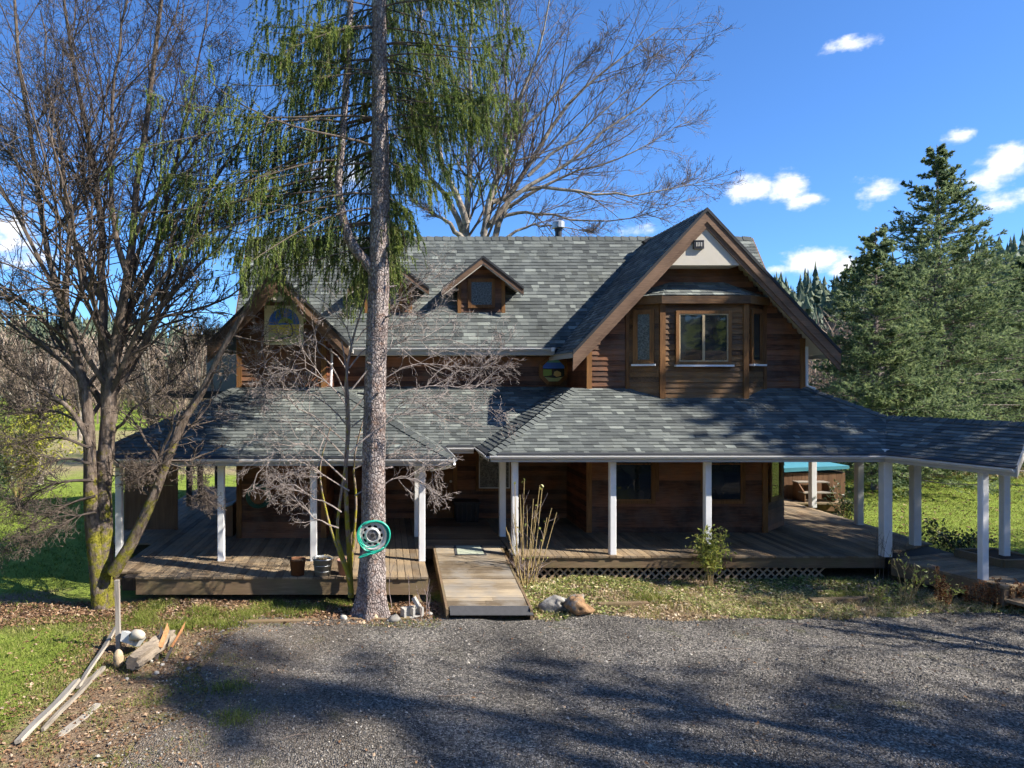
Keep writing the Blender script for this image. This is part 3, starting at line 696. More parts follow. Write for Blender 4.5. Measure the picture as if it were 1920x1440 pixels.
# bay window on the upper floor -----------------------------------------------------------
by = 16.33; bx0, bx1, bx2, bx3 = 5.96, 6.65, 8.64, 9.30
for q0, q1 in (((bx1, by), (bx0, WR)), ((bx2, by), (bx1, by)), ((bx3, WR), (bx2, by))): wall(q0, q1, 3.62, 6.0, mat='bay_siding', name='bay_wall', thick=.1)
for x, y in ((bx1, by), (bx2, by)): G().box(x - .065, x + .065, y - .055, y + .05, 3.6, 6.02).link('corner_board', 'cedar_trim', house)
for x in (bx0 - .05, bx3 - .03): G().box(x, x + .08, WR - .06, WR - .01, 3.9, 6.0).link('corner_board', 'cedar_trim', house)
br = new_roof('bay_roof', 'low hipped roof of the bay window')
ov = .14; fz0, fz1 = 6.0, 6.19
o = [(bx0 - .16, WR), (bx1 - .06, by - ov), (bx2 + .06, by - ov), (bx3 + .16, WR)]
for a, b in zip(o, o[1:]):
    ax, ay = a; bx_, by_ = b; nn = Vector((ay - by_, bx_ - ax, 0)).normalized() * .04
    G().prism([(ax, ay, fz0), (bx_, by_, fz0), (bx_, by_, fz1), (ax, ay, fz1)], nn).link('fascia', 'bay_siding', br)
    dd = Vector((bx_ - ax, by_ - ay, 0)).normalized()
tz = 6.58
roof_plane(br, [(*o[1], fz1), (*o[2], fz1), (bx2 - .35, WR, tz), (bx1 + .35, WR, tz)], e=.13, bias=.22, thick=.02)
roof_plane(br, [(*o[0], fz1), (*o[1], fz1), (bx1 + .35, WR, tz)], e=.13, bias=.22, thick=.02)
roof_plane(br, [(*o[2], fz1), (*o[3], fz1), (bx2 - .35, WR, tz)], e=.13, bias=.22, thick=.02)
G().prism([(o[0][0], WR - .02, fz0), (o[1][0], o[1][1] + .03, fz0), (o[2][0], o[2][1] + .03, fz0), (o[3][0], WR - .02, fz0)], (0, 0, .02)).link('bay_soffit', 'bay_siding', br)
# windows ---------------------------------------------------------------------------------
def window(p0, p1, a, b, z0, z1, panes=1, glass='window_glass', frame='cedar_trim', fw=.075, sill='white_paint', rail=False, off=.055, label=None, inner='gutter_paint'):
    """a,b along p0->p1 (right to left seen from outside)"""
    p0, p1 = Vector((*p0, 0)), Vector((*p1, 0)); u = (p1 - p0).normalized(); n = Vector((0, 0, 1)).cross(u); zz = Vector((0, 0, 1))
    w_ = empty('window', tuple(p0 + u * a + zz * z0), parent=house)
    if label: w_['label'] = label
    def bar(s0, s1, h0, h1, d0, d1, nm, mt): 
        q = [p0 + u * s0 + zz * h0 + n * d0, p0 + u * s1 + zz * h0 + n * d0, p0 + u * s1 + zz * h1 + n * d0, p0 + u * s0 + zz * h1 + n * d0]
        return G().prism(q, n * (d1 - d0)).link(nm, mt, w_)
    bar(a - fw, a, z0 - fw, z1 + fw, off - .02, off + .03, 'frame', frame); bar(b, b + fw, z0 - fw, z1 + fw, off - .02, off + .03, 'frame', frame)
    bar(a, b, z1, z1 + fw, off - .02, off + .03, 'frame', frame); bar(a, b, z0 - fw, z0, off - .02, off + .03, 'frame', frame)
    k = (b - a) / panes
    for i in range(panes):
        s0, s1 = a + i * k, a + (i + 1) * k
        bar(s0 + .03, s1 - .03, z0 + .03, z1 - .03, off - .012, off, 'pane', glass)
        for q in ((s0, s0 + .03, z0, z1), (s1 - .03, s1, z0, z1), (s0 + .03, s1 - .03, z0, z0 + .03), (s0 + .03, s1 - .03, z1 - .03, z1)): bar(*q, off - .012, off + .018, 'sash', inner)
    if rail: bar(a + .03, b - .03, (z0 + z1) / 2 + .12, (z0 + z1) / 2 + .15, off - .01, off + .016, 'rail', inner)
    if sill: bar(a - fw - .03, b + fw + .03, z0 - fw - .045, z0 - fw, off - .02, off + .10, 'sill', sill)
    return w_
window((bx2, by), (bx1, by), bx2 - 8.20, bx2 - 7.03, 4.62, 5.76, 2, inner='tan_trim', label='two-pane sliding window in the front of the bay')
lf = math.hypot(bx1 - bx0, WR - by)
window((bx1, by), (bx0, WR), lf * .30, lf * .72, 4.64, 5.80, 1, 'reflect_glass', inner='cedar_trim', label='narrow window in the shaded side of the bay')
window((bx3, WR), (bx2, by), lf * .28, lf * .70, 4.64, 5.80, 1, inner='cedar_trim', label='narrow window in the sunlit side of the bay')
window((9.31, WR), (RLX, WR), 9.31 - 6.55, 9.31 - 5.62, 1.24, 2.75, 1, sill=None, rail=True, inner='cedar_trim')
window((9.31, WR), (RLX, WR), 9.31 - 8.74, 9.31 - 7.92, 1.24, 2.75, 1, sill=None, rail=True, inner='cedar_trim')
window((RRX, 17.6), (9.31, WR), .38, 1.0, 1.24, 2.75, 1, sill=None, inner='cedar_trim')
window((RLX, WM_), (GRX, WM_), RLX - 3.40, RLX - 2.56, 1.26, 2.6, 1, 'reflect_glass', sill=None, rail=True)
# front door
do = G().box(1.16, 1.85, WM_ - .06, WM_ - .02, DZ + .02, 2.5).link('door', 'door_wood', house)
for za, zb in ((.62, 1.2), (1.35, 2.3)):
    for xa, xb in ((1.24, 1.47), (1.54, 1.77)): G().box(xa, xb, WM_ - .072, WM_ - .06, za, zb).link('door_panel', 'door_wood', do)
G().lathe([(0, .06), (.03, .06), (.035, .035), (.015, .02), (.015, 0)], (1.80, WM_ - .06, 1.45), 10, 'y').link('handle', 'galvanised', do)
# stained glass: arched picture panel on the left gable, octagon on the middle wall
pc = at(533, 610, WL); cx, cz = pc.x, pc.z
pan = empty('stained_glass_panel', (cx, WL, cz), parent=house); pan['label'] = 'arched stained glass panel of a field and bending tree'
y = WL - .06
G().box(cx - .46, cx + .46, y, y + .05, cz - .46, cz + .46).link('panel_back', 'sg_cream', pan)
def poly_y(pts, yy, nm, mt, par, t=.006): return G().prism([(cx + a, yy, cz + b) for a, b in pts], (0, t, 0)).link(nm, mt, par)
arch = [(.36 * math.cos(a), .04 + .36 * math.sin(a)) for a in np.linspace(0, math.pi, 20)]
poly_y(arch + [(-.36, .0), (.36, .0)], y - .007, 'sky_piece', 'sg_blue', pan)
poly_y([(-.36, 0), (.36, .02), (.36, -.36), (-.36, -.40)], y - .010, 'field_piece', 'sg_yellow', pan)
poly_y([(-.36, -.16), (-.1, -.2), (.2, -.26), (.36, -.22), (.36, -.42), (-.36, -.42)], y - .014, 'meadow_piece', 'sg_olive', pan)
poly_y([(-.14, .03), (-.10, .12), (.02, .19), (.14, .15), (.22, .06), (.14, .02), (0, .06)], y - .014, 'tree_piece', 'sg_green', pan)
for zz in (.15, .22, .29): poly_y([(-.28, zz), (-.05, zz + .02), (.05, zz), (.28, zz + .012), (.05, zz - .012), (-.05, zz + .006)], y - .012, 'cloud_piece', 'sg_deep', pan, .004)
G().tube(smooth_path([(cx + .02, y - .015, cz + .08), (cx + .16, y - .015, cz + .01), (cx + .21, y - .015, cz - .12), (cx + .18, y - .015, cz - .25), (cx + .0, y - .015, cz - .31), (cx - .14, y - .015, cz - .30)], 16), [.012] * 8 + [.02] * 8, 6).link('branch_piece', 'sg_dark', pan)
pc = at(1037, 695, WM_); cx, cz = pc.x, pc.z; y = WM_ - .06
octo = empty('octagon_window', (cx, WM_, cz), parent=house); octo['label'] = 'octagonal stained glass window with an orange wood frame'
def octp(r): return [(r * math.cos(R(22.5 + 45 * k)), r * math.sin(R(22.5 + 45 * k))) for k in range(8)]
oo, oi = octp(.42), octp(.32)
for k in range(8):
    j = (k + 1) % 8; poly_y([oo[k], oo[j], oi[j], oi[k]], y - .02, 'frame', 'cedar_trim', octo, .06)
poly_y(octp(.335), y + .02, 'pane', 'sg_dark', octo)
poly_y([(-.30, .06), (.30, .06), (.27, .17), (.12, .29), (-.12, .29), (-.27, .17)], y + .012, 'sky_piece', 'sg_blue', octo)
poly_y([(-.13, .29), (.13, .29), (.18, .22), (-.18, .22)], y + .006, 'cloud_piece', 'sg_teal', octo, .005)
poly_y([(-.28, .04), (-.05, .03), (-.05, -.12), (-.28, -.16)], y + .010, 'hill_piece', 'sg_green', octo)
poly_y([(.02, -.03), (.10, .0), (.2, -.05), (.2, -.14), (.08, -.17), (.0, -.12)], y + .009, 'sun_piece', 'sg_gold', octo)
poly_y([(-.28, -.17), (.05, -.2), (.28, -.16), (.12, -.29), (-.12, -.29)], y + .009, 'path_piece', 'sg_olive', octo)
# downspouts
def spout(pts):
    G().tube(pts, .035, 8).link('downspout', 'white_paint', house)
spout([(GRX + .06, WL + .55, 4.95), (GRX + .10, WL + .5, 4.8), (GRX + .08, WL + .4, 4.0)])
spout([(RRX + .04, WR - .05, 5.0), (RRX + .05, WR - .03, 4.05), (RRX + .16, WR - .2, 3.96)])
spout([(4.62, 17.96, 4.95), (4.9, 18.0, 4.82)])
spout([(xl1 + .03, YL + .05, 2.5), (xl1 - .1, YL + .25, 2.40), (xl1 - .42, YL + .38, 2.33)])
# rear balcony wall and beam seen past the left gable
G().box(-5.7, -4.55, 21.9, 22.0, 3.6, 5.0).link('balcony_wall', 'house_grey', house)
G().box(-6.9, -4.5, 21.7, 21.85, 3.62, 3.84).link('balcony_beam', 'dark_post', house)
# posts -----------------------------------------------------------------------------------
def post(x, y, z0, z1, w_=.135, mat='white_paint'):
    h = w_ / 2; c = .012
    pol = [(x-h+c,y-h,z0),(x+h-c,y-h,z0),(x+h,y-h+c,z0),(x+h,y+h-c,z0),(x+h-c,y+h,z0),(x-h+c,y+h,z0),(x-h,y+h-c,z0),(x-h,y-h+c,z0)]
    return G().prism(pol, (0, 0, z1 - z0)).link('porch_post', mat, house)
PL, PR = 14.1, 14.62
for px in (224, 415, 588, 791): post(gx(px, PL), PL, DZ, 2.78)
for px in (965, 1148, 1326): post(gx(px, PR), PR, DZ, 2.72)
post(2.83, 16.33, DZ, 2.75, .15); post(.80, 16.33, DZ, 2.75, .15)
PC, PD = Vector((10.62, 14.46)), Vector((12.02, 15.45))
post(PC.x, PC.y, DZ, 2.72, .18); post(PD.x, PD.y, DZ, 2.75, .17)
post(12.29, 17.67, DZ, 2.75, .16); post(12.6, 20.07, DZ, 2.75, .16)
PE, PF = Vector((11.25, 12.82)), Vector((12.6, 13.86))
post(PE.x, PE.y, .30, 2.7, .125); post(PF.x, PF.y, .62, 2.7, .135)
for Y in (20.3, 21.5, 23.7): post(-5.79, Y, DZ, 2.7, .15, 'dark_post')
G().box(-5.6, .86, PL - .05, PL + .05, 2.55, 2.74).link('header_beam', 'fascia_paint', house)
G().box(2.7, 10.7, PR - .05, PR + .05, 2.50, 2.70).link('header_beam', 'fascia_paint', house)
# decks -------------------------------------------------------------------------------------
bw = .146
dk = G().box(-5.0, .74, 13.02, 16.1, .16, .40).box(-5.25, -3.5, 13.7, 16, .16, .40).box(-6.4, -3.5, 15.8, 24, .16, .40).box(-1.3, .74, 16.0, 18.4, .16, .40).link('deck', 'dark_post', house); dk['label'] = 'front deck with the potted buckets, weathered boards'
x = -6.45
while x < .8 - .02:
    y0 = 12.90 if x > -4.72 else (13.28 if x > -5.3 else 15.6); y1 = 24.0 if x < GLX else (WL if x < GRX else WM_)
    j = random.uniform(-.015, .015)
    if y1 - y0 > 6:                                   # long runs are butted from two boards
        m_ = 17.2 + random.choice((0, 1.2, 2.4)); board_obj('deck_board', x, x + bw - .011, y0 + j, m_ - .004, .41, DZ + random.uniform(-.003, .002), 'deck_wood', dk); y0 = m_ + .004
    board_obj('deck_board', x, x + bw - .011, y0 + (j if y0 < 14 else 0), y1, .41, DZ + random.uniform(-.003, .002), 'deck_wood', dk); x += bw
G().box(-4.70, .80, 12.93, 12.98, .11, .405).link('deck_fascia', 'fascia_wood', dk)
G().box(-5.28, -4.72, 13.31, 13.36, .17, .405).link('deck_fascia', 'fascia_wood', dk)
G().box(.80, .84, 12.95, 15.2, .17, .405).link('deck_fascia', 'fascia_wood', dk)
dk2 = G().box(2.80, 12.4, 14.56, 18.4, .16, .40).box(10.3, 12.4, 18.3, 21.9, .16, .40).link('deck', 'dark_post', house); dk2['label'] = 'long right deck with lattice skirt below'
x = 2.74
while x < 12.45:
    y0 = 14.44 if x < 10.55 else 14.62 + (x - 10.55) * .52; y1 = WM_ if x < RLX else (WR if x < 9.2 else (17.6 if x < RRX - .1 else 22.0)); j = random.uniform(-.01, .01)
    board_obj('deck_board', x, x + bw - .011, y0 + j, y1, .41, DZ + random.uniform(-.003, .002), 'deck_wood', dk2); x += bw
G().box(2.74, 10.62, 14.47, 14.53, .20, .405).link('deck_fascia', 'fascia_wood', dk2)
G().box(2.70, 2.74, 14.5, 15.2, .20, .405).link('deck_fascia', 'fascia_wood', dk2)
dk3 = G().box(.9, 2.7, 15.3, 18.4, .16, .40).link('deck', 'dark_post', house); dk3['label'] = 'entry deck at the top of the ramp'
y = 15.24
while y < WM_ - .03:
    board_obj('deck_board', .85, 2.72, y, min(y + bw - .007, WM_), .41, DZ + random.uniform(-.003, .002), 'entry_wood', dk3); y += bw
# lattice skirt: crossing slats too fine to pick apart
g = G(); zl0, zl1 = -.06, .205; hh = zl1 - zl0
for k in range(int(6.6 / .17)):
    xx = 2.82 + k * .17
    for s in (1, -1):
        a, b = (xx, zl0), (xx + hh, zl1)
        if s < 0: a, b = (xx, zl1), (xx + hh, zl0)
        yy = 14.545 if s > 0 else 14.555
        g.prism([(a[0], yy, a[1]), (a[0] + .058, yy, a[1]), (b[0] + .058, yy, b[1]), (b[0], yy, b[1])], (0, .008, 0))
tag(g.link('lattice', 'lattice_wood', dk2), kind='stuff')
# walkway arm
wk = empty('deck', (11.6, 13.9, 0), parent=house); wk['label'] = 'short walkway arm of the deck at far right'
O = Vector((10.62, 14.30, 0)); L = 0.0
G().prism([O + wn_ * .05 + Vector((0,0,.14)), O + wd_ * 1.95 + wn_ * .05 + Vector((0,0,.14)), O + wd_ * 1.95 + wn_ * 1.6 + Vector((0,0,.14)), O + wn_ * 1.6 + Vector((0,0,.14))], (0, 0, .24)).link('joists', 'dark_post', wk)
while L < 1.95:
    o = O + wd_ * L + Vector((0, 0, .395)); obox('deck_board', o, wn_ * 1.66, wd_ * (bw - .008), Vector((0, 0, .04)), 'deck_wood', wk); L += bw
G().prism([O + Vector((0,0,.10)), O + Vector((0,0,.39)), O + wn_ * .04 + Vector((0,0,.39)), O + wn_ * .04 + Vector((0,0,.10))], wd_ * 1.98).link('deck_fascia', 'fascia_wood', wk)
G().prism([O + wd_ * 1.99 + Vector((0,0,.08)), O + wd_ * 1.99 + Vector((0,0,.39)), O + wd_ * 2.03 + Vector((0,0,.39)), O + wd_ * 2.03 + Vector((0,0,.08))], wn_ * 1.66).link('deck_fascia', 'fascia_wood', wk)
o = O + wd_ * 2.05; obox('step', o + Vector((0,0,.16)), wn_ * 1.6, wd_ * .34, Vector((0,0,.05)), 'deck_wood', wk)
# entry ramp: a thing of its own
rmp = empty('ramp', (1.86, 12.0, 0), 'weathered plank ramp leading up to the front entry', 'ramp')
ra, rb_ = Vector((0, 15.22, .455)), Vector((0, 12.12, .105)); rd = (rb_ - ra); RLn = rd.length; rd.normalize(); ru = Vector((0, -rd.z, rd.y)); ru = ru if ru.z > 0 else -ru
s = 0
while s < RLn - .05:
    w2 = min(random.choice((.135, .14, .15, .19)), RLn - s); o = ra + rd * s
    if random.random() < .4:
        xm = random.uniform(1.5, 2.2)
        obox('plank', o + Vector((1.14, 0, 0)), Vector((xm - 1.143, 0, 0)), rd * (w2 - .007), ru * (.032 + random.uniform(0, .005)), 'ramp_wood', rmp)
        obox('plank', o + Vector((xm, 0, 0)), Vector((2.57 - xm, 0, 0)), rd * (w2 - .007), ru * (.032 + random.uniform(0, .005)), 'ramp_wood', rmp)
    else: obox('plank', o + Vector((1.14, 0, 0)), Vector((1.43, 0, 0)), rd * (w2 - .007), ru * (.032 + random.uniform(0, .006)), 'ramp_wood', rmp)
    s += w2
for xx in (1.09, 2.575): G().prism([(xx, 15.2, .49), (xx, 12.0, .14), (xx, 12.0, -.08), (xx, 15.2, .2)], (.045, 0, 0)).link('stringer', 'fascia_wood', rmp)
G().prism([(1.16, 12.14, .148), (2.62, 12.14, .146), (2.62, 11.95, .05), (1.16, 11.95, .05)], (0, 0, .012)).link('rubber_strip', 'rubber', rmp)
# write the shingles: the 300 that show largest as pieces, the rest as one mass per roof
rect = sorted([t for t in TABS if t['rect'] and t['vis'] and t['d'] < 40], key=lambda t: t['d'])[:300]
for t in rect: t['own'] = True
def tab_mesh(q):
    if q not in SHM:
        me = G().add([(0,0,-.002),(1,0,-.002),(1,1,-.002),(0,1,-.002),(0,0,.021),(1,0,.021),(1,1,.006),(0,1,.006)], [(0,3,2,1),(4,5,6,7),(0,1,5,4),(1,2,6,5),(2,3,7,6),(3,0,4,7)]).mesh('shingle', 'shingle')
        at_ = me.attributes.new('tone', 'FLOAT', 'FACE'); at_.data.foreach_set('value', [q / 9] * 6); SHM[q] = me
    return SHM[q]
for t in rect:
    a0, b0, b1, a1 = t['q']; o = t['o'] + t['u'] * (a0 + .002) + t['v'] * t['t'][0]; M = Matrix.Identity(4)
    for c, q in enumerate((t['u'] * (b0 - a0 - .004), t['v'] * (t['t'][1] - t['t'][0]), t['n'])):
        for r_ in range(3): M[r_][c] = q[r_]
    M.translation = o; link('shingle', tab_mesh(int(round(t['tone'] * 9))), t['roof'], M)
by_roof = {}
for t in TABS:
    if not t.get('own'): by_roof.setdefault(t['roof'].name, []).append(t)
for rn, ts in by_roof.items():
    A = lambda k: np.array([tuple(t[k]) for t in ts])
    o, u, v, n, q, tt = A('o'), A('u'), A('v'), A('n'), A('q'), A('t'); lf_ = np.array([t['lift'] for t in ts])[:, None]
    gap = np.minimum(.002, (q[:, 1] - q[:, 0]) / 3)
    def pt(c, w_, l): return o + u * c[:, None] + v * w_[:, None] + n * l
    V = np.stack([pt(q[:,0]+gap, tt[:,0], lf_), pt(q[:,1]-gap, tt[:,0], lf_), pt(q[:,2], tt[:,1], .005), pt(q[:,3], tt[:,1], .005),
                  pt(q[:,0]+gap, tt[:,0], -.002), pt(q[:,1]-gap, tt[:,0], -.002), pt(q[:,2], tt[:,1], -.002), pt(q[:,3], tt[:,1], -.002)], 1)
    b = (np.arange(len(ts)) * 8)[:, None, None]; fq = np.array([[0,1,2,3],[4,5,1,0],[5,6,2,1],[7,4,0,3]])[None]
    me = mesh_np('shingle_field', V.reshape(-1, 3), (b + fq).reshape(-1, 4), 'shingle', np.repeat([t['tone'] for t in ts], 4))
    tag(link('shingle_field', me, D.objects[rn]), kind='stuff')
# ------------------------------------------------------------------ vegetation builders (vectorised)
def unit(v): return v / (np.linalg.norm(v, axis=-1, keepdims=True) + 1e-9)
def plen(P): return np.linalg.norm(np.diff(P, axis=1), axis=2).sum(1)
def sample(P, Rr, t, idx):
    n = P.shape[1]; s = t * (n - 1); i = np.minimum(s.astype(int), n - 2); f = (s - i)[:, None]
    p = P[idx, i] * (1 - f) + P[idx, i + 1] * f; d = unit(P[idx, i + 1] - P[idx, i]); r = Rr[idx, i] * (1 - f[:, 0]) + Rr[idx, i + 1] * f[:, 0]
    return p, d, r
def spawn(P, Rr, c, tr=(.25, 1.), ang=(.5, .95), lr=(.3, .55), up=.15, wob=.18, n=5, rr=.6, rmin=.002, taper=.3, flat=0., grav=0., lmin=0., rng=RNG, bias=None):
    """children on every branch: P (m,n,3)"""
    m = len(P); idx = np.repeat(np.arange(m), c); k = m * c
    t = rng.uniform(tr[0], tr[1], k); p, d, r = sample(P, Rr, t, idx)
    q = rng.normal(size=(k, 3)); q[:, 2] *= (1 - flat)
    if bias is not None: q += bias
    q = unit(q - d * (q * d).sum(1, keepdims=True)); a = rng.uniform(*ang, k)[:, None]
    dr = unit(d * np.cos(a) + q * np.sin(a)); L = np.maximum(plen(P)[idx] * rng.uniform(*lr, k) * (1.15 - .6 * t), lmin)
    pts = [p]; st = (L / (n - 1))[:, None]; cur = p
    for i in range(n - 1):
        dr = unit(dr + rng.normal(size=(k, 3)) * wob + np.array([0, 0, up - grav * i]) )
        cur = cur + dr * st; pts.append(cur)
    r0 = np.maximum(r * rr, rmin); R2 = r0[:, None] * np.linspace(1, taper, n)[None]
    return np.stack(pts, 1), np.maximum(R2, rmin * .6)
def stems_from(list_, n=12):
    P = np.stack([smooth_path(p, n) for p, _, _ in list_]); Rr = np.stack([b + (a - b) * (1 - np.linspace(0, 1, n)) ** 1.35 for _, a, b in list_]); return P, Rr
def jitter(P, a, rng=RNG): 
    q = rng.normal(size=P.shape) * a; q[:, 0] = 0; return P + q
def needles(P, per, ln, wd, spread=.9, rng=RNG, tone=(.2, .9), droop=0., t0=0.):
    """needle-like triangles round every twig"""
    m, n, _ = P.shape; idx = np.repeat(np.arange(m), per); k = m * per
    p, d, _ = sample(P, np.ones((m, n)), rng.uniform(t0, 1, k), idx)
    q = rng.normal(size=(k, 3)); q = unit(q - d * (q * d).sum(1, keepdims=True)); a = rng.uniform(.5 * spread, spread, k)[:, None]
    tip = p + unit(d * np.cos(a) + q * np.sin(a) - np.array([0, 0, droop])) * (ln * rng.uniform(.6, 1.2, k))[:, None]
    s = unit(np.cross(d, q) + rng.normal(size=(k, 3)) * .4) * (wd * .5)
    V = np.stack([p - s, p + s, tip], 1).reshape(-1, 3); Fq = np.arange(k * 3).reshape(-1, 3)
    tw = rng.uniform(*tone, m)[idx] + rng.normal(size=k) * .08
    return V, Fq, np.clip(tw, 0, 1)
def leaves(C, size, rng=RNG, up=.0, fold=.25, aspect=.6):
    """small folded leaves (two quads) at points C"""
    k = len(C); sz = size * rng.uniform(.6, 1.3, k)[:, None]
    d = unit(rng.normal(size=(k, 3)) + np.array([0, 0, up])); nn = unit(np.cross(d, rng.normal(size=(k, 3))) + np.array([0, 0, up * 1.5])); s = unit(np.cross(d, nn)); nn = np.cross(s, d)
    a, b = C - d * sz * .5, C + d * sz * .5; l = C + s * sz * aspect * .5 + nn * sz * fold * .4; r = C - s * sz * aspect * .5 + nn * sz * fold * .4
    V = np.stack([a, r, b, l], 1).reshape(-1, 3); i = np.arange(k) * 4
    return V, np.concatenate([np.stack([i, i + 1, i + 2], 1), np.stack([i, i + 2, i + 3], 1)]), np.tile(rng.uniform(0, 1, k), 2)
def tree_obj(name, loc, label, cat, group=None): return empty(name, loc, label, cat, group)
def part_np(name, parts, mat, parent, tone=None, smooth=False, kind=None, M=None):
    V, Fs = merge(parts); o = link(name, mesh_np(name, V, Fs, mat, tone, smooth), parent, M); return tag(o, kind=kind)
def foliage(name, tris, mat, parent, extra=None, M=None):
    V, Fs = merge([(v, f) for v, f, _ in tris]); tn = np.concatenate([t for _, _, t in tris])
    return link(name, mesh_np(name, V, Fs, mat, tn), parent, M)
def pth(lst, Y, jit=0.0):
    """pixel path at depth Y (or per-point depth as third value)"""
    return [at(q[0], q[1], q[2] if len(q) > 2 else Y) for q in lst]

# ---- mossy multi-stem maple at far left
YT = 12.8
tm = tree_obj('maple_tree', (gx(195, YT), YT, 0), 'big bare multi-stem tree with mossy trunk at the deck corner', 'tree')
trunk = [(pth([(197,1150),(194,1060),(193,960),(197,860),(203,760),(208,700),(225,620),(240,540),(247,450),(258,320),(284,160),(300,20),(310,-120)], YT), .215, .03),
    (pth([(190,1145),(176,1020),(170,930),(168,830),(160,740),(140,660),(110,560),(80,430),(56,250),(30,60),(20,-100)], YT - .12), .17, .022),
    (pth([(203,800),(200,700),(193,600),(190,480),(180,340),(150,180),(120,20),(110,-100)], YT + .1), .13, .02),
    (pth([(206,740),(235,690),(270,650),(290,600),(318,555),(370,500),(420,450),(450,400)], YT + .2), .10, .015),
    (pth([(212,1075),(240,1035),(268,985),(292,920),(316,855),(345,790),(380,725),(415,660),(450,600),(490,540),(535,470),(565,420)], YT - .25), .125, .035),
    (pth([(170,900),(160,820),(120,760),(60,710),(-20,660),(-90,620)], YT - .4), .075, .014),
    (pth([(193,760),(150,690),(95,620),(40,560),(-40,510)], YT + .5), .075, .012),
    (pth([(215,680),(240,600),(290,480),(310,380),(345,240),(370,120),(390,0)], YT + .35), .085, .012),
    (pth([(190,560),(150,470),(90,380),(20,290),(-60,220)], YT + .3), .07, .012),
    (pth([(240,520),(215,420),(205,300),(215,150),(240,0),(250,-100)], YT - .3), .065, .012),
    (pth([(140,660),(125,560),(130,430),(115,300),(90,160),(80,20)], YT - .5), .06, .012),
    (pth([(247,450),(300,360),(340,300),(400,220),(430,140)], YT - .1), .05, .01),
    (pth([(200,840),(240,780),(290,740),(340,700),(390,640)], YT + .6), .04, .008)]
P0, R0 = stems_from(trunk, 16); P0 = jitter(P0, .02)
low = [(pth([(178,930),(130,945),(60,985),(-40,1040)], YT - .7), .03, .006), (pth([(172,900),(110,905),(40,935),(-60,975)], YT - .9), .032, .006), (pth([(170,870),(120,860),(50,880),(-50,900)], YT - .6), .028, .006),
    (pth([(180,960),(140,970),(90,1000),(20,1025)], YT - 1.0), .024, .005), (pth([(168,840),(110,820),(40,830),(-60,850)], YT - .5), .03, .006), (pth([(330,850),(300,872),(270,880),(240,905)], YT - .6), .018, .004), (pth([(318,870),(345,880),(375,905),(390,930)], YT - .5), .015, .004), (pth([(165,800),(100,770),(30,775),(-60,760)], YT - .3), .03, .006)]
Pl, Rl = stems_from(low, 16)
V_, F_ = tubes(P0, R0, 10); part_np('trunk', [(V_, F_)], 'bark_moss', tm, smooth=True)
Pc, Rc = np.concatenate([P0[1:4], P0[5:], P0[:1]]), np.concatenate([R0[1:4], R0[5:], R0[:1]])
Pa, Ra_ = spawn(Pc, Rc, 22, (.34, .99), (.45, .95), (.20, .44), .09, .13, 7, .42, .0055, .35)
Pa2, Ra2 = spawn(P0[4:5], R0[4:5], 12, (.25, 1), (.6, 1.2), (.12, .28), .05, .2, 6, .35, .005)
Pa = np.concatenate([Pa, spawn(Pl, Rl, 6, (.25, 1), (.3, .8), (.3, .55), .02, .12, 7, .6, .005)[0]]); Ra_ = np.concatenate([Ra_, np.tile(np.linspace(.010, .004, 7), (len(Pa) - len(Ra_), 1))])
Pb, Rb = spawn(Pa, Ra_, 12, (.2, 1), (.5, 1.0), (.28, .58), .07, .18, 5, .5, .0034, .5, lmin=.22)
Pb2, Rb2 = spawn(np.concatenate([Pl]), Rl, 34, (.2, 1), (.35, .9), (.14, .3), -.02, .2, 5, .35, .0035, .5, lmin=.25)
Pb3, Rb3 = spawn(Pa2, Ra2, 7, (.2, 1), (.5, 1.1), (.3, .6), .04, .22, 5, .6, .0035, .5, lmin=.2)
Pb, Rb = np.concatenate([Pb, Pb2, Pb3]), np.concatenate([Rb, Rb2, Rb3])
Pd, Rd = spawn(Pb, Rb, 5, (.15, 1), (.5, 1.1), (.3, .7), .06, .25, 4, .7, .0028, .6, lmin=.10)
Pe, Re_ = spawn(Pd, Rd, 2, (.3, 1), (.4, 1.1), (.2, .5), .06, .2, 3, .9, .0030, 1.2, lmin=.05)     # bud-tipped spurs
part_np('crown', [tubes(Pl, Rl, 5), tubes(Pa, Ra_, 5), tubes(Pa2, Ra2, 5), tubes(Pb, Rb, 4), tubes(Pd, Rd, 3), tubes(Pe, Re_, 3)], 'twig_dark', tm)
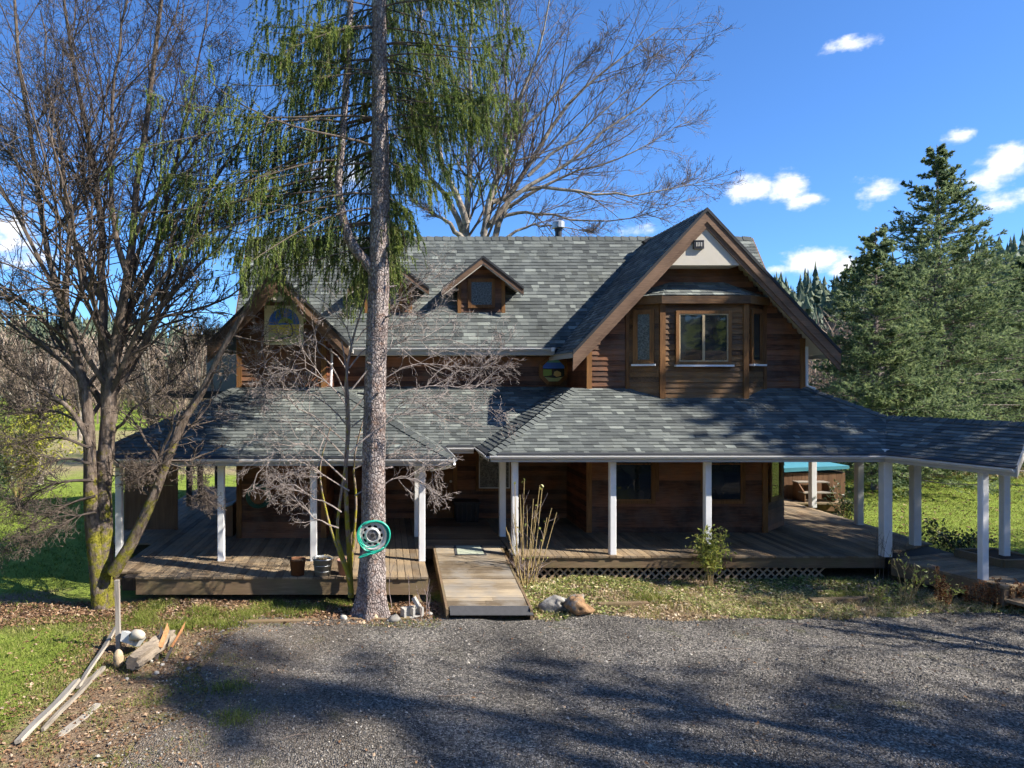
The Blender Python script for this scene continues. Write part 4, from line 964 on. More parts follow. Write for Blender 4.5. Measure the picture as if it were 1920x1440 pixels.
# ---- pale bare tree behind the house
YB = 30.0
tb = tree_obj('bare_tree', (gx(890, YB), YB, 0), 'large pale bare tree rising behind the main roof', 'tree')
st = [(pth([(885,900),(882,700),(878,560),(872,440),(880,330),(886,240),(880,120),(890,0),(900,-100)], YB), .42, .06),
    (pth([(898,900),(900,700),(903,560),(906,445),(925,350),(955,260),(975,180),(1010,90),(1030,0)], YB - .6), .40, .05),
    (pth([(910,900),(914,620),(925,440),(985,320),(1045,225),(1110,150),(1180,100),(1240,50)], YB + .4), .34, .03),
    (pth([(920,420),(960,372),(1040,325),(1110,268),(1190,205),(1260,150),(1290,100)], YB - .8), .20, .02),
    (pth([(922,380),(1000,352),(1090,360),(1180,366),(1270,352),(1352,330)], YB - .2), .18, .015),
    (pth([(905,430),(960,400),(1010,402),(1100,415),(1200,405),(1300,370)], YB + .8), .17, .015),
    (pth([(930,400),(1000,360),(1060,330),(1150,300),(1230,260),(1290,225)], YB + 1.2), .16, .014),
    (pth([(880,460),(845,380),(800,320),(765,250),(740,170)], YB + .5), .26, .03), (pth([(870,450),(830,412),(785,385),(745,340)], YB - .4), .2, .02), (pth([(875,420),(840,330),(810,230),(800,120),(790,20)], YB - .9), .25, .03),
    (pth([(955,260),(1010,215),(1060,150),(1110,100),(1140,60)], YB), .14, .014), (pth([(905,440),(940,300),(950,180),(940,60),(950,-40)], YB + .9), .22, .03),
    (pth([(990,330),(1060,270),(1130,210),(1200,150),(1230,100)], YB - 1.2), .12, .012), (pth([(915,470),(975,430),(1040,424),(1120,440)], YB - 1), .14, .02)]
P0, R0 = stems_from(st, 14); P0 = jitter(P0, .05)
part_np('trunk', [tubes(P0, R0 * .62, 8)], 'bark_pale', tb, smooth=True)
R0 = R0 * .62
Pa, Ra_ = spawn(P0, R0, 20, (.33, 1), (.35, .8), (.16, .36), .06, .10, 7, .42, .014, .35)
Pb, Rb = spawn(Pa, Ra_, 9, (.12, 1), (.4, .9), (.28, .6), .06, .14, 5, .5, .0075, .5)
Pd, Rd = spawn(Pb, Rb, 6, (.15, 1), (.4, 1.0), (.3, .65), .06, .18, 4, .7, .0055, .6)
part_np('crown', [tubes(Pa, Ra_, 5), tubes(Pb, Rb, 3), tubes(Pd, Rd, 3)], 'twig_pale', tb)
# ---- low spreading bare shrub tree beside the spruce
YS = 12.62
tp = tree_obj('shrub_tree', (gx(658, YS), YS, 0), 'slender bare shrub tree with yellow mossy stems beside the spruce', 'tree')
st = [(pth([(658,1120),(655,1040),(650,960),(648,880),(652,800),(648,720),(658,650),(672,600),(688,550)], YS), .055, .016),
    (pth([(660,1110),(645,1050),(632,1000),(640,920),(655,820),(650,700),(640,640)], YS - .1), .045, .012),
    (pth([(655,1085),(630,1020),(612,960),(600,880),(620,800)], YS - .25), .035, .01),
    (pth([(655,1090),(662,1020),(668,940),(664,860),(690,760),(720,700)], YS + .2), .035, .01)]
P0, R0 = stems_from(st, 14)
arms = [([(655,700),(600,640),(545,650),(490,690),(470,730)], .4), ([(650,760),(590,700),(530,700),(480,740)], -.3), ([(652,800),(590,740),(520,730),(465,760)], .1), ([(655,690),(720,620),(790,600),(830,560)], -.2),
    ([(660,770),(730,700),(800,680),(870,690),(930,680)], .3), ([(660,800),(740,740),(820,720),(890,730),(940,690)], -.1), ([(665,820),(740,780),(810,775),(880,775),(920,760)], .5), ([(650,860),(590,800),(520,790),(440,780)], .5), ([(648,900),(580,840),(520,850),(470,910)], -.5),
    ([(640,960),(590,930),(540,905),(495,925)], -.7), ([(635,990),(590,970),(550,930),(505,900)], -.4), ([(655,920),(590,880),(540,890),(510,905)], -.3), ([(662,880),(740,850),(800,870),(830,900)], .1), ([(665,930),(740,900),(790,905),(825,930)], -.3), ([(650,830),(560,760),(500,690),(490,640)], .8),
    ([(668,640),(720,580),(780,540),(850,500)], .2), ([(660,660),(640,600),(600,560),(560,545)], -.1), ([(648,740),(600,660),(560,620),(490,600)], .3), ([(660,730),(740,650),(820,640),(890,650)], -.5), ([(655,850),(720,800),(760,760),(830,740)], -.8)]
Pm, Rm = stems_from([(pth(a, YS + dy), .016, .005) for a, dy in arms], 10); Pm = jitter(Pm, .025)
part_np('trunk', [tubes(P0, R0, 8)], 'moss_stem', tp, smooth=True)
Pa, Ra_ = spawn(Pm, Rm, 13, (.2, 1), (.4, 1.0), (.22, .52), .03, .2, 6, .55, .0038, .5, flat=.3)
Pb, Rb = spawn(Pa, Ra_, 7, (.15, 1), (.4, 1.0), (.3, .65), .03, .24, 5, .7, .0030, .5, lmin=.12)
Pd, Rd = spawn(Pb, Rb, 3, (.2, 1), (.5, 1.1), (.3, .6), .03, .2, 3, .8, .0028, .8, lmin=.06)
part_np('crown', [tubes(Pm, Rm, 5), tubes(Pa, Ra_, 4), tubes(Pb, Rb, 3), tubes(Pd, Rd, 3)], 'twig_pink', tp)

# ---- weeping spruce in front of the porch
YP = 12.3
tsp = tree_obj('spruce_tree', (gx(697, YP), YP, 0), 'tall spruce with bare scaly trunk and drooping green branches', 'tree')
tpts = pth([(695,1165),(697,1120),(698,1060),(700,960),(701,860),(703,740),(707,620),(711,500),(713,400),(713,280),(712,160),(711,40),(711,-150),(712,-400),(712,-700)], YP)
rads = [.315, .275, .236, .215, .205, .195, .19, .185, .165, .155, .142, .13, .11, .08, .04]
Pt = smooth_path(tpts, 60)[None]; Rt = np.interp(np.linspace(0, 1, 60), np.linspace(0, 1, 15), rads)[None]
V_, F_ = tubes(Pt, Rt, 28)
cen = np.repeat(Pt[0], 28, 0); off = V_ - cen; ang_ = np.tile(np.arange(28) * 2 * np.pi / 28, 60); zz = V_[:, 2]
flare = np.exp(-np.maximum(zz, 0) / .22) * (.22 * np.sin(ang_ * 5 + .8) + .12 * np.sin(ang_ * 3)) + .035 * np.sin(ang_ * 9 + zz * 7) * np.sin(zz * 5.1) + RNG.normal(size=len(V_)) * .034
V_ = cen + off * (1 + flare)[:, None]
limb = [(pth([(706,515),(690,495),(668,470),(652,440),(640,395),(634,345),(640,280),(648,180),(655,60),(660,-60)], YP - .02), .115, .05)]
Pli, Rli = stems_from(limb, 20)
knots = []
for k in range(26):                                     # broken branch stubs
    z = RNG.uniform(1.2, 9.5); a = RNG.uniform(0, 2 * np.pi); i = int(np.argmin(np.abs(Pt[0, :, 2] - z))); c = Pt[0, i]; d = np.array([np.cos(a), np.sin(a), .15]); r = Rt[0, i]
    knots.append((np.stack([c + d * r * .8, c + d * (r + .03), c + d * (r + RNG.uniform(.05, .16))]), .022))
part_np('trunk', [(V_, F_), tubes(Pli, Rli, 12), tubes(np.stack([k for k, _ in knots]), np.tile([.03, .022, .012], (26, 1)), 6)], 'bark_spruce', tsp, smooth=True)
def spruce_branch(o, az_, L, r0, rise, n=9, rng=RNG, tipup=.25, drp=.28):
    t = np.linspace(0, 1, n); h = np.array([np.sin(az_), np.cos(az_), 0]); sag = rise * t - (rise + drp) * t ** 1.6 + tipup * t ** 3
    side = np.array([h[1], -h[0], 0]) * rng.normal() * .12
    return o + L * (h[None] * t[:, None] * .95 + side[None] * (t ** 2)[:, None] + np.array([0, 0, 1])[None] * sag[:, None] * .8)
br_ = []
def trunk_at(z): i = int(np.argmin(np.abs(Pt[0, :, 2] - z))); return Pt[0, i]
# reach of the crown to either side as it shows in the photograph (z, left reach, right reach)
reach = [(6.0, 2.6, .5), (7.0, 3.4, .7), (8.0, 3.9, 1.1), (8.7, 3.8, 2.1), (9.3, 3.7, 2.5), (9.9, 2.5, 2.6), (12.0, 2.3, 2.6), (15, 2.0, 2.0), (19, .5, .5)]
zz = 6.35
while zz < 18.5:
    az_ = RNG.uniform(-2.35, 2.35)                      # none towards the viewer: that side of the stem is bare
    lf_, rt_ = np.interp(zz, [q[0] for q in reach], [q[1] for q in reach]), np.interp(zz, [q[0] for q in reach], [q[2] for q in reach])
    L = (lf_ if np.sin(az_) < 0 else rt_) * RNG.uniform(.7, 1.1)
    if zz < 8.4 and np.sin(az_) > 0 and RNG.random() < .6: zz += .046; continue
    br_.append(spruce_branch(trunk_at(zz), az_, L, .03, RNG.uniform(.0, .3), tipup=RNG.uniform(.1, .45), drp=RNG.uniform(.25, .75))); zz += .046 if zz < 11.5 else .13
for px, py, a, L in ((648,300,-1.55,3.6),(640,340,-1.2,3.9),(640,360,-1.75,3.7),(636,330,-1.45,4.3),(645,250,-1.3,3.9),(650,230,-1.8,3.6),(640,400,-1.5,2.4),(655,430,-1.1,1.9),(650,270,-1.5,4.2),(650,270,-1.1,3.6),(640,330,-1.7,4.0),(640,345,-1.4,3.4),(645,300,-2.0,3.0),(650,200,-1.6,3.9),(640,380,-1.2,2.6),(640,390,-1.9,2.6),(712,180,1.45,2.7),(712,250,1.2,2.5),(712,130,1.6,3.0),(712,300,1.3,1.5),(712,420,1.2,.8),(712,400,.4,1.0),(700,440,-.5,1.6),(690,400,-.9,2.0)):
    p = at(px, py, YP); br_.append(spruce_branch(np.array(p), a, L * RNG.uniform(.9, 1.05), .03, RNG.uniform(0, .25), tipup=RNG.uniform(.1, .4), drp=RNG.uniform(.35, .8)))
Pbr = np.stack(br_); Lb = plen(Pbr); Rbr = (.006 + .0042 * Lb)[:, None] * np.linspace(1, .25, 9)[None]
Ps, Rs = spawn(Pbr, Rbr, 9, (.25, 1), (.5, .9), (.16, .34), -.04, .1, 6, .4, .004, .4, flat=.9)
def hang(P, Rr, c, ln, rng=RNG, t0=.04):
    m = len(P); idx = np.repeat(np.arange(m), c); k = m * c; t = rng.uniform(t0, 1, k); p, d, r = sample(P, Rr, t, idx)
    dr = unit(d * .35 + rng.normal(size=(k, 3)) * .25 + np.array([0, 0, -.55])); L = rng.uniform(*ln, k) * (1.1 - .5 * t); pts = [p]; cur = p
    for i in range(4):
        dr = unit(dr + np.array([0, 0, -.55]) + rng.normal(size=(k, 3)) * .10); cur = cur + dr * (L / 4)[:, None]; pts.append(cur)
    return np.stack(pts, 1), np.tile(np.linspace(.005, .0025, 5), (k, 1))
Ph, Rh = hang(Pbr, Rbr, 15, (.3, 1.05)); Ph2, Rh2 = hang(Ps, Rs, 4, (.15, .55), t0=.2)
keep = lambda P: ~((np.abs(P[:, 0, 0] - (-.1)) < .5) & (P[:, 0, 1] < YP - .1))
k1, k2 = keep(Ph), keep(Ph2); Ph, Rh, Ph2, Rh2 = Ph[k1], Rh[k1], Ph2[k2], Rh2[k2]
al = RNG.random(len(Ph)) < .86; Phn = Ph[al]
cr = empty('crown', tuple(at(711, 300, YP)), parent=tsp)
part_np('branches', [tubes(Pbr, Rbr, 6), tubes(Ps, Rs, 3), tubes(Ph, Rh, 3)], 'twig_dark', cr, kind='stuff')
tag(foliage('needle_sprays', [needles(Phn, 78, .062, .017, .85), needles(Ph2, 40, .058, .017, .9), needles(Ps, 30, .06, .017, .9, tone=(.4, 1)), needles(Pbr, 50, .06, .015, 1.1, tone=(.3, .9), t0=.35)], 'needles', cr), kind='stuff')

# ---- full spruces beyond the lawn (two different trees, reused for the ones out of frame that shade the yard)
def full_spruce(hgt, rad, seed, z0=.5, dens=1.0, nl=.105, nw=.036, per=22):
    rng = np.random.default_rng(seed); B = []; z = z0
    while z < hgt - .25:
        f = 1 - z / hgt; L = rad * (f ** .88) * rng.choice([rng.uniform(.45, .8), rng.uniform(.8, 1.15)], p=[.35, .65]) + .15; a = rng.uniform(0, 2 * np.pi)
        B.append(spruce_branch(np.array([0, 0, z]), a, L, .03, .26 + .42 * (1 - f) + rng.uniform(-.10, .12), 8, rng, .34, .36 - .55 * (1 - f) + rng.uniform(-.1, .1))); z += (.022 + .020 * rng.random()) / dens * (1.0 if f > .5 else 1.0 + 2.2 * (.5 - f))
    Pq = np.stack(B); Lq = plen(Pq); Rq = (.008 + .008 * Lq)[:, None] * np.linspace(1, .2, 8)[None]
    S1, R1 = spawn(Pq, Rq, 12, (.22, 1), (.55, .95), (.20, .40), .05, .08, 5, .35, .006, .4, flat=.75, rng=rng, lmin=.07)
    S2, R2 = spawn(S1, R1, 3, (.2, .9), (.5, .9), (.28, .5), .05, .1, 4, .6, .005, .5, flat=.5, rng=rng, lmin=.05)
    tr = tubes(np.array([[[0,0,-.1],[0,0,hgt*.3],[.04,0,hgt*.7],[0,0,hgt]]], float), np.array([[.02*hgt/1.3,.014*hgt,.006*hgt,.012]]), 8)
    wood_ = [tr, tubes(Pq, Rq, 4)]
    fol = [needles(S1, per, nl, nw, .8, rng), needles(S2, 15, nl, nw, .8, rng), needles(Pq, 34, nl, nw, .9, rng, t0=.3)]
    return wood_, fol
def weeping_copy(x, y, s, rot, label):
    o = empty('spruce_tree', (x, y, -.05), label, 'tree', 'spruces along the driveway'); base = Matrix.Translation((x, y, -.05)) @ Matrix.Rotation(rot, 4, 'Z') @ Matrix.Diagonal((s, s, s, 1)) @ Matrix.Translation((-gx(697, YP), -YP, 0))
    for ch in list(tsp.children):
        if ch.type == 'MESH': link('trunk', ch.data, o, base)
    c = empty('crown', (x, y, 8), parent=o)
    for ch in list(cr.children): tag(link(ch.name.split('.')[0], ch.data, c, base), kind='stuff')
weeping_copy(24.5, -.5, 1.42, 2.0, 'tall drooping spruce beside the driveway outside the view'); weeping_copy(30.0, -4.6, 1.4, 3.6, 'second drooping spruce beside the driveway outside the view')
SPR = {}
def put_spruce(kind, name, loc, label, rot=0, sc=1.0, group=None, mat='needles_blue'):
    o = empty(name, loc, label, 'tree', group); o.rotation_euler.z = rot; o.scale = (sc, sc, sc); M = Matrix.LocRotScale(Vector(loc), Matrix.Rotation(rot, 3, 'Z'), Vector((sc,) * 3)); reg(o, M)
    wm, fm = SPR[kind]
    link('trunk', wm, o, M); link('crown', fm, o, M); return o
for kind, (hg, rd_, sd, dn) in dict(big=(14.6, 5.3, 5, 1.12), small=(10.2, 4.1, 8, 1.1)).items():
    w_, f_ = full_spruce(hg, rd_, sd, dens=dn); V, Fs = merge(w_); wm = mesh_np('trunk', V, Fs, 'bark_spruce')
    V, Fs = merge([(v, f) for v, f, _ in f_]); fm = mesh_np('crown', V, Fs, 'needles_blue', np.concatenate([t for *_, t in f_])); SPR[kind] = (wm, fm)
put_spruce('big', 'spruce_tree', (gx(1757, 30), 30, -.05), 'tallest full spruce standing beyond the bright lawn')
put_spruce('small', 'spruce_tree', (gx(1642, 26.5), 26.5, -.05), 'shorter full spruce in front of the tallest one', 1.0)
put_spruce('small', 'spruce_tree', (gx(1925, 33), 33, -.05), 'dark spruce cut by the right picture edge', 2.6, 1.02)
put_spruce('small', 'spruce_tree', (gx(1830, 38), 38, -.05), 'spruce half hidden behind the tallest one', 4.1, .92)
# out of frame on the sun side: they throw the dappled shade on the right roof and the driveway
for x, y, k, r_, s_, lb in ((22.2, 11.0, 'big', .4, 1.30, 'spruce beyond the right picture edge shading the porch roof'),):
    put_spruce(k, 'spruce_tree', (x, y, -.05), lb, r_, s_, 'spruces along the driveway')
for i, (x, y, lb) in enumerate(((-9, -25, 'unseen spruce added behind the viewer facing the left gable'), (2, -21, 'unseen spruce added behind the viewer facing the ramp'), (9, -27, 'unseen spruce added behind the viewer facing the big gable'), (17, -21, 'unseen spruce added behind the viewer facing the walkway'))):  # unseen trees added for the window panes to reflect
    put_spruce(('big', 'small')[i % 2], 'spruce_tree', (x, y, float(ground_z(x, y)) - .1), lb, i * 1.3, 1.0 + .1 * (i % 3), 'unseen spruces added for the window reflections')
# ------------------------------------------------------------------ things in the yard
def gz(x, y): return float(ground_z(x, y))
# ---- wheel rim and garden hose hung on the spruce trunk
cx, cz, cy = gx(698.5, 12.0), at(0, 1003, 12.0).z, 11.99
wr = empty('wheel_rim', (cx, cy, cz), 'steel wheel rim with ten holes hung on the spruce trunk', 'wheel rim')
G().lathe([(.205, .0), (.235, .03), (.25, .04), (.255, .03), (.24, .0), (.215, -.06), (.235, -.12), (.25, -.13), (.24, -.135), (.2, -.07), (.205, .0)], (cx, cy, cz), 40, 'y').link('barrel', 'rim_steel', wr, smooth=True)
G().lathe([(0, -.05), (.21, -.05)], (cx, cy, cz), 24, 'y').link('hole_shade', 'rim_dark', wr)  # dark disc added so the holes between the spokes look shaded
G().lathe([(.214, -.03), (.212, .005), (.182, .016), (.178, -.01)], (cx, cy, cz), 40, 'y').link('face_ring', 'rim_steel', wr, smooth=True)
G().lathe([(.14, -.02), (.138, .030), (.115, .044), (.10, .05), (.098, .02), (0, .018)], (cx, cy, cz), 32, 'y').link('hub', 'rim_steel', wr, smooth=True)
G().lathe([(.096, .018), (.094, .035), (.05, .040), (.0, .040)], (cx, cy, cz), 24, 'y').link('hub_plate', 'hub_steel', wr)
G().lathe([(.036, .040), (.034, .047), (0, .047)], (cx, cy, cz), 14, 'y').link('centre_bore', 'rim_dark', wr)
for k in range(10):
    a = 2 * math.pi * (k + .5) / 10; d = Vector((math.cos(a), 0, math.sin(a))); t = Vector((-math.sin(a), 0, math.cos(a))); c = Vector((cx, cy, cz))
    pts = [c + d * r_ + t * s_ for r_, s_ in ((.130, .030), (.155, .014), (.185, .030), (.185, -.030), (.155, -.014), (.130, -.030))]
    G().prism([p - Vector((0, .022, 0)) for p in pts], (0, .03, 0)).link('spoke', 'rim_steel', wr)
for k in range(5):
    a = 2 * math.pi * k / 5 + .3; G().lathe([(.011, .040), (.010, .046), (0, .046)], (cx + .068 * math.cos(a), cy, cz + .068 * math.sin(a)), 8, 'y').link('bolt_hole', 'rim_dark', wr)
pts = []; rng = np.random.default_rng(4)
for i in range(7 * 30):
    a = -2 * math.pi * i / 30 + 2.2; k = i / 30
    r_ = .262 + .022 * math.sin(k * 1.9) + .014 * math.sin(k * 4.3) + .010 * math.sin(3 * a); r_ += .03 * max(0, math.cos(a - .3)) * (k / 7)
    pts.append((cx + .010 + r_ * math.cos(a), cy - .045 + .012 * math.sin(k * 5.1) + .012 * (k % 3), cz + r_ * math.sin(a) - .008))
hose = empty('garden_hose', (cx, cy, cz - .3), 'teal garden hose coiled round the wheel rim on the spruce', 'hose')
G().tube(pts, .0115, 7).link('coil', 'hose_teal', hose, smooth=True)
G().tube(smooth_path([(cx - .22, cy - .075, cz - .12), (cx - .1, cy - .085, cz - .19), (cx + .02, cy - .09, cz - .19), (cx + .12, cy - .09, cz - .13)], 14), .012, 7).link('end', 'hose_teal', hose, smooth=True)
G().tube(smooth_path([(cx + .2, cy - .05, cz - .20), (cx + .02, cy - .06, cz - .31), (cx - .12, cy - .06, cz - .32), (cx - .24, cy - .05, cz - .38)], 14), .011, 7).link('end', 'hose_teal', hose, smooth=True)
G().tube(smooth_path([(cx - .02, cy - .07, cz - .305), (cx - .12, cy - .08, cz - .345), (cx - .25, cy - .07, cz - .385)], 10), .0105, 7).link('end', 'hose_teal', hose, smooth=True)
# ---- dark hose on a wooden disc by the wall
p = at(485, 930, WL - .1); wh = empty('garden_hose', tuple(p), 'dark green hose coiled on a brown reel fixed to the shaded wall', 'hose')
G().lathe([(0, .05), (.17, .05), (.19, .03), (.19, -.03)], p, 20, 'y').link('reel', 'plywood', wh)
for k in range(6):
    r_ = .20 + .018 * k; pp = [(p.x + r_ * math.cos(a), p.y - .03 + .012 * math.sin(a * 3 + k), p.z + (r_ + .01 * math.sin(k)) * math.sin(a)) for a in np.linspace(0, 6.28, 33)]
    G().tube(pp, .012, 6, cap=False).link('loop', 'hose_dark', wh, smooth=True)
# ---- buckets at the deck edge
def bucket(px, Y, r0, r1, h, mat, label, soil='soil', rim=None, twigs=0, name='bucket'):
    x = gx(px, Y); b = empty(name, (x, Y, DZ), label, 'bucket' if name == 'bucket' else 'pot')
    G().lathe([(0, .004), (r0, .004), (r1 - .004, h - .03), (r1, h - .03), (r1 + .008, h - .012), (r1 + .006, h), (r1 - .006, h), (r1 - .012, h - .03), (r0 * .9, .03)], (x, Y, DZ), 22).link('shell', mat, b, smooth=True)
    G().lathe([(0, h - .045), (r1 - .012, h - .05)], (x, Y, DZ), 16).link('soil', soil, b)
    for k in range(twigs):
        a = random.uniform(0, 6.28); q = smooth_path([(x + .05 * math.cos(a), Y + .05 * math.sin(a), DZ + h - .05), (x + .12 * math.cos(a), Y + .12 * math.sin(a), DZ + h + .03), (x + .2 * math.cos(a), Y + .18 * math.sin(a), DZ + h - .02)], 7); G().tube(q, .004, 4).link('dry_stalk', 'cane', b)
    if rim:
        for s in (-1, 1): G().lathe([(0, .012), (.018, .012), (.02, 0)], (x + s * .0, Y, DZ), 6)
        for zz in (.09, .2): G().lathe([(r0 + (r1 - r0) * zz / h + .001, zz - .006), (r0 + (r1 - r0) * zz / h + .007, zz), (r0 + (r1 - r0) * zz / h + .003, zz + .006)], (x, Y, DZ), 22).link('hoop', rim, b, smooth=True)
    return b
bucket(558, 13.06, .125, .155, .31, 'rust', 'rusty brown bucket standing at the deck edge', twigs=2)
bucket(605, 13.06, .145, .195, .33, 'galvanised', 'wide galvanised bucket of dead stalks between the other two pots', rim='galvanised', twigs=9)
bucket(646, 13.10, .11, .145, .28, 'terracotta', 'pinkish clay pot half hidden by the shrub stem', name='flower_pot', twigs=3)
# ---- entry things
def ramp_pt(x, s, lift): q = ra + rd * s + ru * lift; return Vector((x, q.y, q.z))
mat_ = empty('doormat', tuple(ramp_pt(1.87, .3, .03)), 'grey-green doormat lying near the top of the ramp', 'doormat')
q = [ramp_pt(1.60, .06, .042), ramp_pt(2.13, .06, .042), ramp_pt(2.15, .56, .042), ramp_pt(1.58, .56, .042)]
G().prism(q, ru * .014).link('pile', 'mat_green', mat_)
q = [ramp_pt(1.55, .02, .039), ramp_pt(2.18, .02, .039), ramp_pt(2.20, .60, .039), ramp_pt(1.53, .60, .039)]
G().prism(q, ru * .008).link('border', 'rubber', mat_)
tag(G().box(1.12, 1.98, 17.35, 18.25, DZ + .006, DZ + .02).link('door_board', 'plywood'), 'brown plywood sheet lying in front of the door', 'plywood')
tote = empty('storage_tote', (2.18, 18.1, DZ), 'black plastic storage box under the entry window', 'box')
g = G()
g.add([(1.89,17.88,DZ+.006),(2.47,17.88,DZ+.006),(2.47,18.3,DZ+.006),(1.89,18.3,DZ+.006),(1.86,17.85,DZ+.5),(2.5,17.85,DZ+.5),(2.5,18.33,DZ+.5),(1.86,18.33,DZ+.5)], [(0,3,2,1),(4,5,6,7),(0,1,5,4),(1,2,6,5),(2,3,7,6),(3,0,4,7)]).link('body', 'black_plastic', tote)
G().box(1.84, 2.52, 17.83, 18.35, DZ + .5, DZ + .545).link('lid', 'black_plastic', tote)
for k in range(5): G().box(1.93 + .115 * k, 1.97 + .115 * k, 17.838, 17.87, DZ + .04, DZ + .49).link('rib', 'black_plastic', tote)
scr = empty('plywood_screen', (-5.8, 17.0, DZ), 'brown plywood screen standing on the shaded side deck', 'screen')
G().box(-6.47, -5.14, 17.0, 17.03, DZ + .01, 1.55).link('lower_sheet', 'plywood', scr); G().box(-6.47, -5.14, 17.0, 17.03, 1.556, 2.66).link('upper_sheet', 'plywood', scr)
for x in (-6.4, -5.2): G().box(x - .04, x + .04, 17.031, 17.1, DZ + .005, 2.66).link('stud', 'dark_post', scr)
sb = empty('storage_box', (-3.78, 16.45, DZ), 'small plywood box with a slanted lid beside the wall corner', 'box')
G().prism([(-3.98, 16.25, DZ + .005), (-3.60, 16.25, DZ + .005), (-3.60, 16.25, 1.20), (-3.98, 16.25, 1.08)], (0, .5, 0)).link('body', 'plywood', sb)
G().prism([(-4.0, 16.22, 1.085), (-3.58, 16.22, 1.215), (-3.58, 16.22, 1.25), (-4.0, 16.22, 1.12)], (0, .56, 0)).link('lid', 'blue_tarp', sb)
# ---- hot tub at the back of the right deck
ht = empty('hot_tub', (13.5, 22.1, 0), 'wood-clad hot tub with a teal cover at the back of the deck', 'hot tub')
G().box(12.60, 14.55, 21.55, 23.3, gz(13.5, 22), 1.28).link('tub', 'dark_post', ht)
for k in range(14): G().box(12.60 + k * .139, 12.60 + k * .139 + .133, 21.52, 21.548, .06, 1.26).link('plank', 'plywood', ht)
for k in range(6): G().box(12.57, 12.598, 21.55 + k * .29, 21.55 + k * .29 + .283, .06, 1.26).link('plank', 'plywood', ht)
G().prism([(12.52, 21.45, 1.29), (14.62, 21.45, 1.40), (14.62, 21.45, 1.50), (12.52, 21.45, 1.42)], (0, .93, 0)).link('cover', 'tub_cover', ht)
G().prism([(12.52, 22.39, 1.29), (14.62, 22.39, 1.40), (14.62, 22.39, 1.50), (12.52, 22.39, 1.42)], (0, .95, 0)).link('cover', 'tub_cover', ht)
stp = empty('tub_steps', (13.2, 21.2, .4), 'small wooden steps leaning against the hot tub', 'steps')
for s in (12.85, 13.75): G().prism([(s, 20.85, .46), (s, 21.45, .46), (s, 21.45, 1.0), (s, 21.2, 1.0), (s, 20.85, .72)], (.035, 0, 0)).link('side', 'plywood', stp)
G().box(12.82, 13.82, 20.83, 21.14, .72, .75).link('tread', 'grey_wood', stp); G().box(12.82, 13.82, 21.15, 21.46, 1.0, 1.03).link('tread', 'grey_wood', stp)
G().box(10.4, 14.3, 20.8, 21.5, .40, .452).link('tub_landing', 'deck_wood', dk2)
# ---- planter box under the far post
pb = empty('planter_box', (12.75, 14.0, 0), 'low timber planter box below the end post', 'planter')
for a, b in (((12.35, 13.62), (13.25, 13.72)), ((12.35, 13.62), (12.15, 14.5)), ((13.25, 13.72), (13.05, 14.6)), ((12.15, 14.5), (13.05, 14.6))):
    for zz in (.10, .35): G().beam((*a, zz + .12), (*b, zz + .12), .09, .235).link('timber', 'fascia_wood', pb)
G().prism([(12.38, 13.66, .5), (13.22, 13.76, .5), (13.04, 14.56, .5), (12.18, 14.48, .5)], (0, 0, .06)).link('soil', 'soil', pb)
# ---- rocks, blocks, timbers
def rock(name, x, y, r, mat, label, cat='rock', sq=(1, .85, .7), seed=0, group=None, sub=3, rough=.18, sink=.25, z=None):
    import bmesh
    bm = bmesh.new(); bmesh.ops.create_icosphere(bm, subdivisions=sub, radius=1); rg = np.random.default_rng(seed + 100)
    ph = rg.uniform(0, 6, 27); dirs = unit(rg.normal(size=(27, 3))); fc = unit(rg.normal(size=(14, 3))); fd = rg.uniform(.62, .92, 14)
    for v in bm.verts:
        c = np.array(v.co); k = 1 + rough * sum(math.sin((2.6, 5.5, 11.0)[i // 9] * c @ dirs[i] + ph[i]) * (1, .5, .26)[i // 9] for i in range(27)) / 3.2
        for i in range(14 if rough > .1 else 0):             # flat broken facets
            dd = (c @ fc[i]) * k
            if dd > fd[i]: k *= (fd[i] / dd) ** .85
        v.co = Vector((c[0] * sq[0], c[1] * sq[1], c[2] * sq[2])) * (r * k)
    me = D.meshes.new(name); bm.to_mesh(me); bm.free(); me.materials.append(MATS[mat]); me.polygons.foreach_set('use_smooth', np.ones(len(me.polygons), dtype=bool))
    zz = (gz(x, y) if z is None else z) + r * sq[2] * (1 - sink * 1.3)
    o = link(name, me, None, Matrix.Translation((x, y, zz)) @ Matrix.Rotation(seed * 1.7, 4, 'Z')); return tag(o, label, cat, group)
def gpt(px, py): Y = (H + .05) * F / (py - CY); return gx(px, Y), Y
for px, py, r_, m_, lb, sd in ((645, 1163, .085, 'rock_pale', 'round whitish rock left of the spruce base', 1), (681, 1158, .11, 'rock_grey', 'grey rock with pale top against the spruce base', 2), (703, 1158, .10, 'rock_tan', 'tan rock directly below the spruce trunk', 3), (741, 1163, .125, 'rock_grey', 'biggest grey rock at the foot of the spruce', 4), (682, 1170, .05, 'rock_tan', 'small flat rock on the gravel near the spruce', 5), (754, 1151, .05, 'rock_pale', 'small pale stone between spruce and concrete block', 6), (806, 1151, .055, 'rock_pale', 'little pale stone beside the ramp foot', 7), (728, 1164, .06, 'rock_grey', 'small dark stone touching the biggest spruce rock', 8)):
    x, y = gpt(px, py); rock('rock', x, y, r_, m_, lb, seed=sd, group='rocks round the spruce', sq=(1, .8, .75))
x, y = gpt(1078, 1153); rock('boulder', x + .05, y, .33, 'rock_orange', 'orange-brown boulder beside the foot of the ramp', 'boulder', (1.15, .7, .62), 21, rough=.42, sub=4)
x, y = gpt(1046, 1150); rock('boulder', x + .02, y + .03, .24, 'rock_grey', 'grey lichen-covered rock touching the orange boulder', 'boulder', (1.1, .8, .75), 22, rough=.4, sub=4)
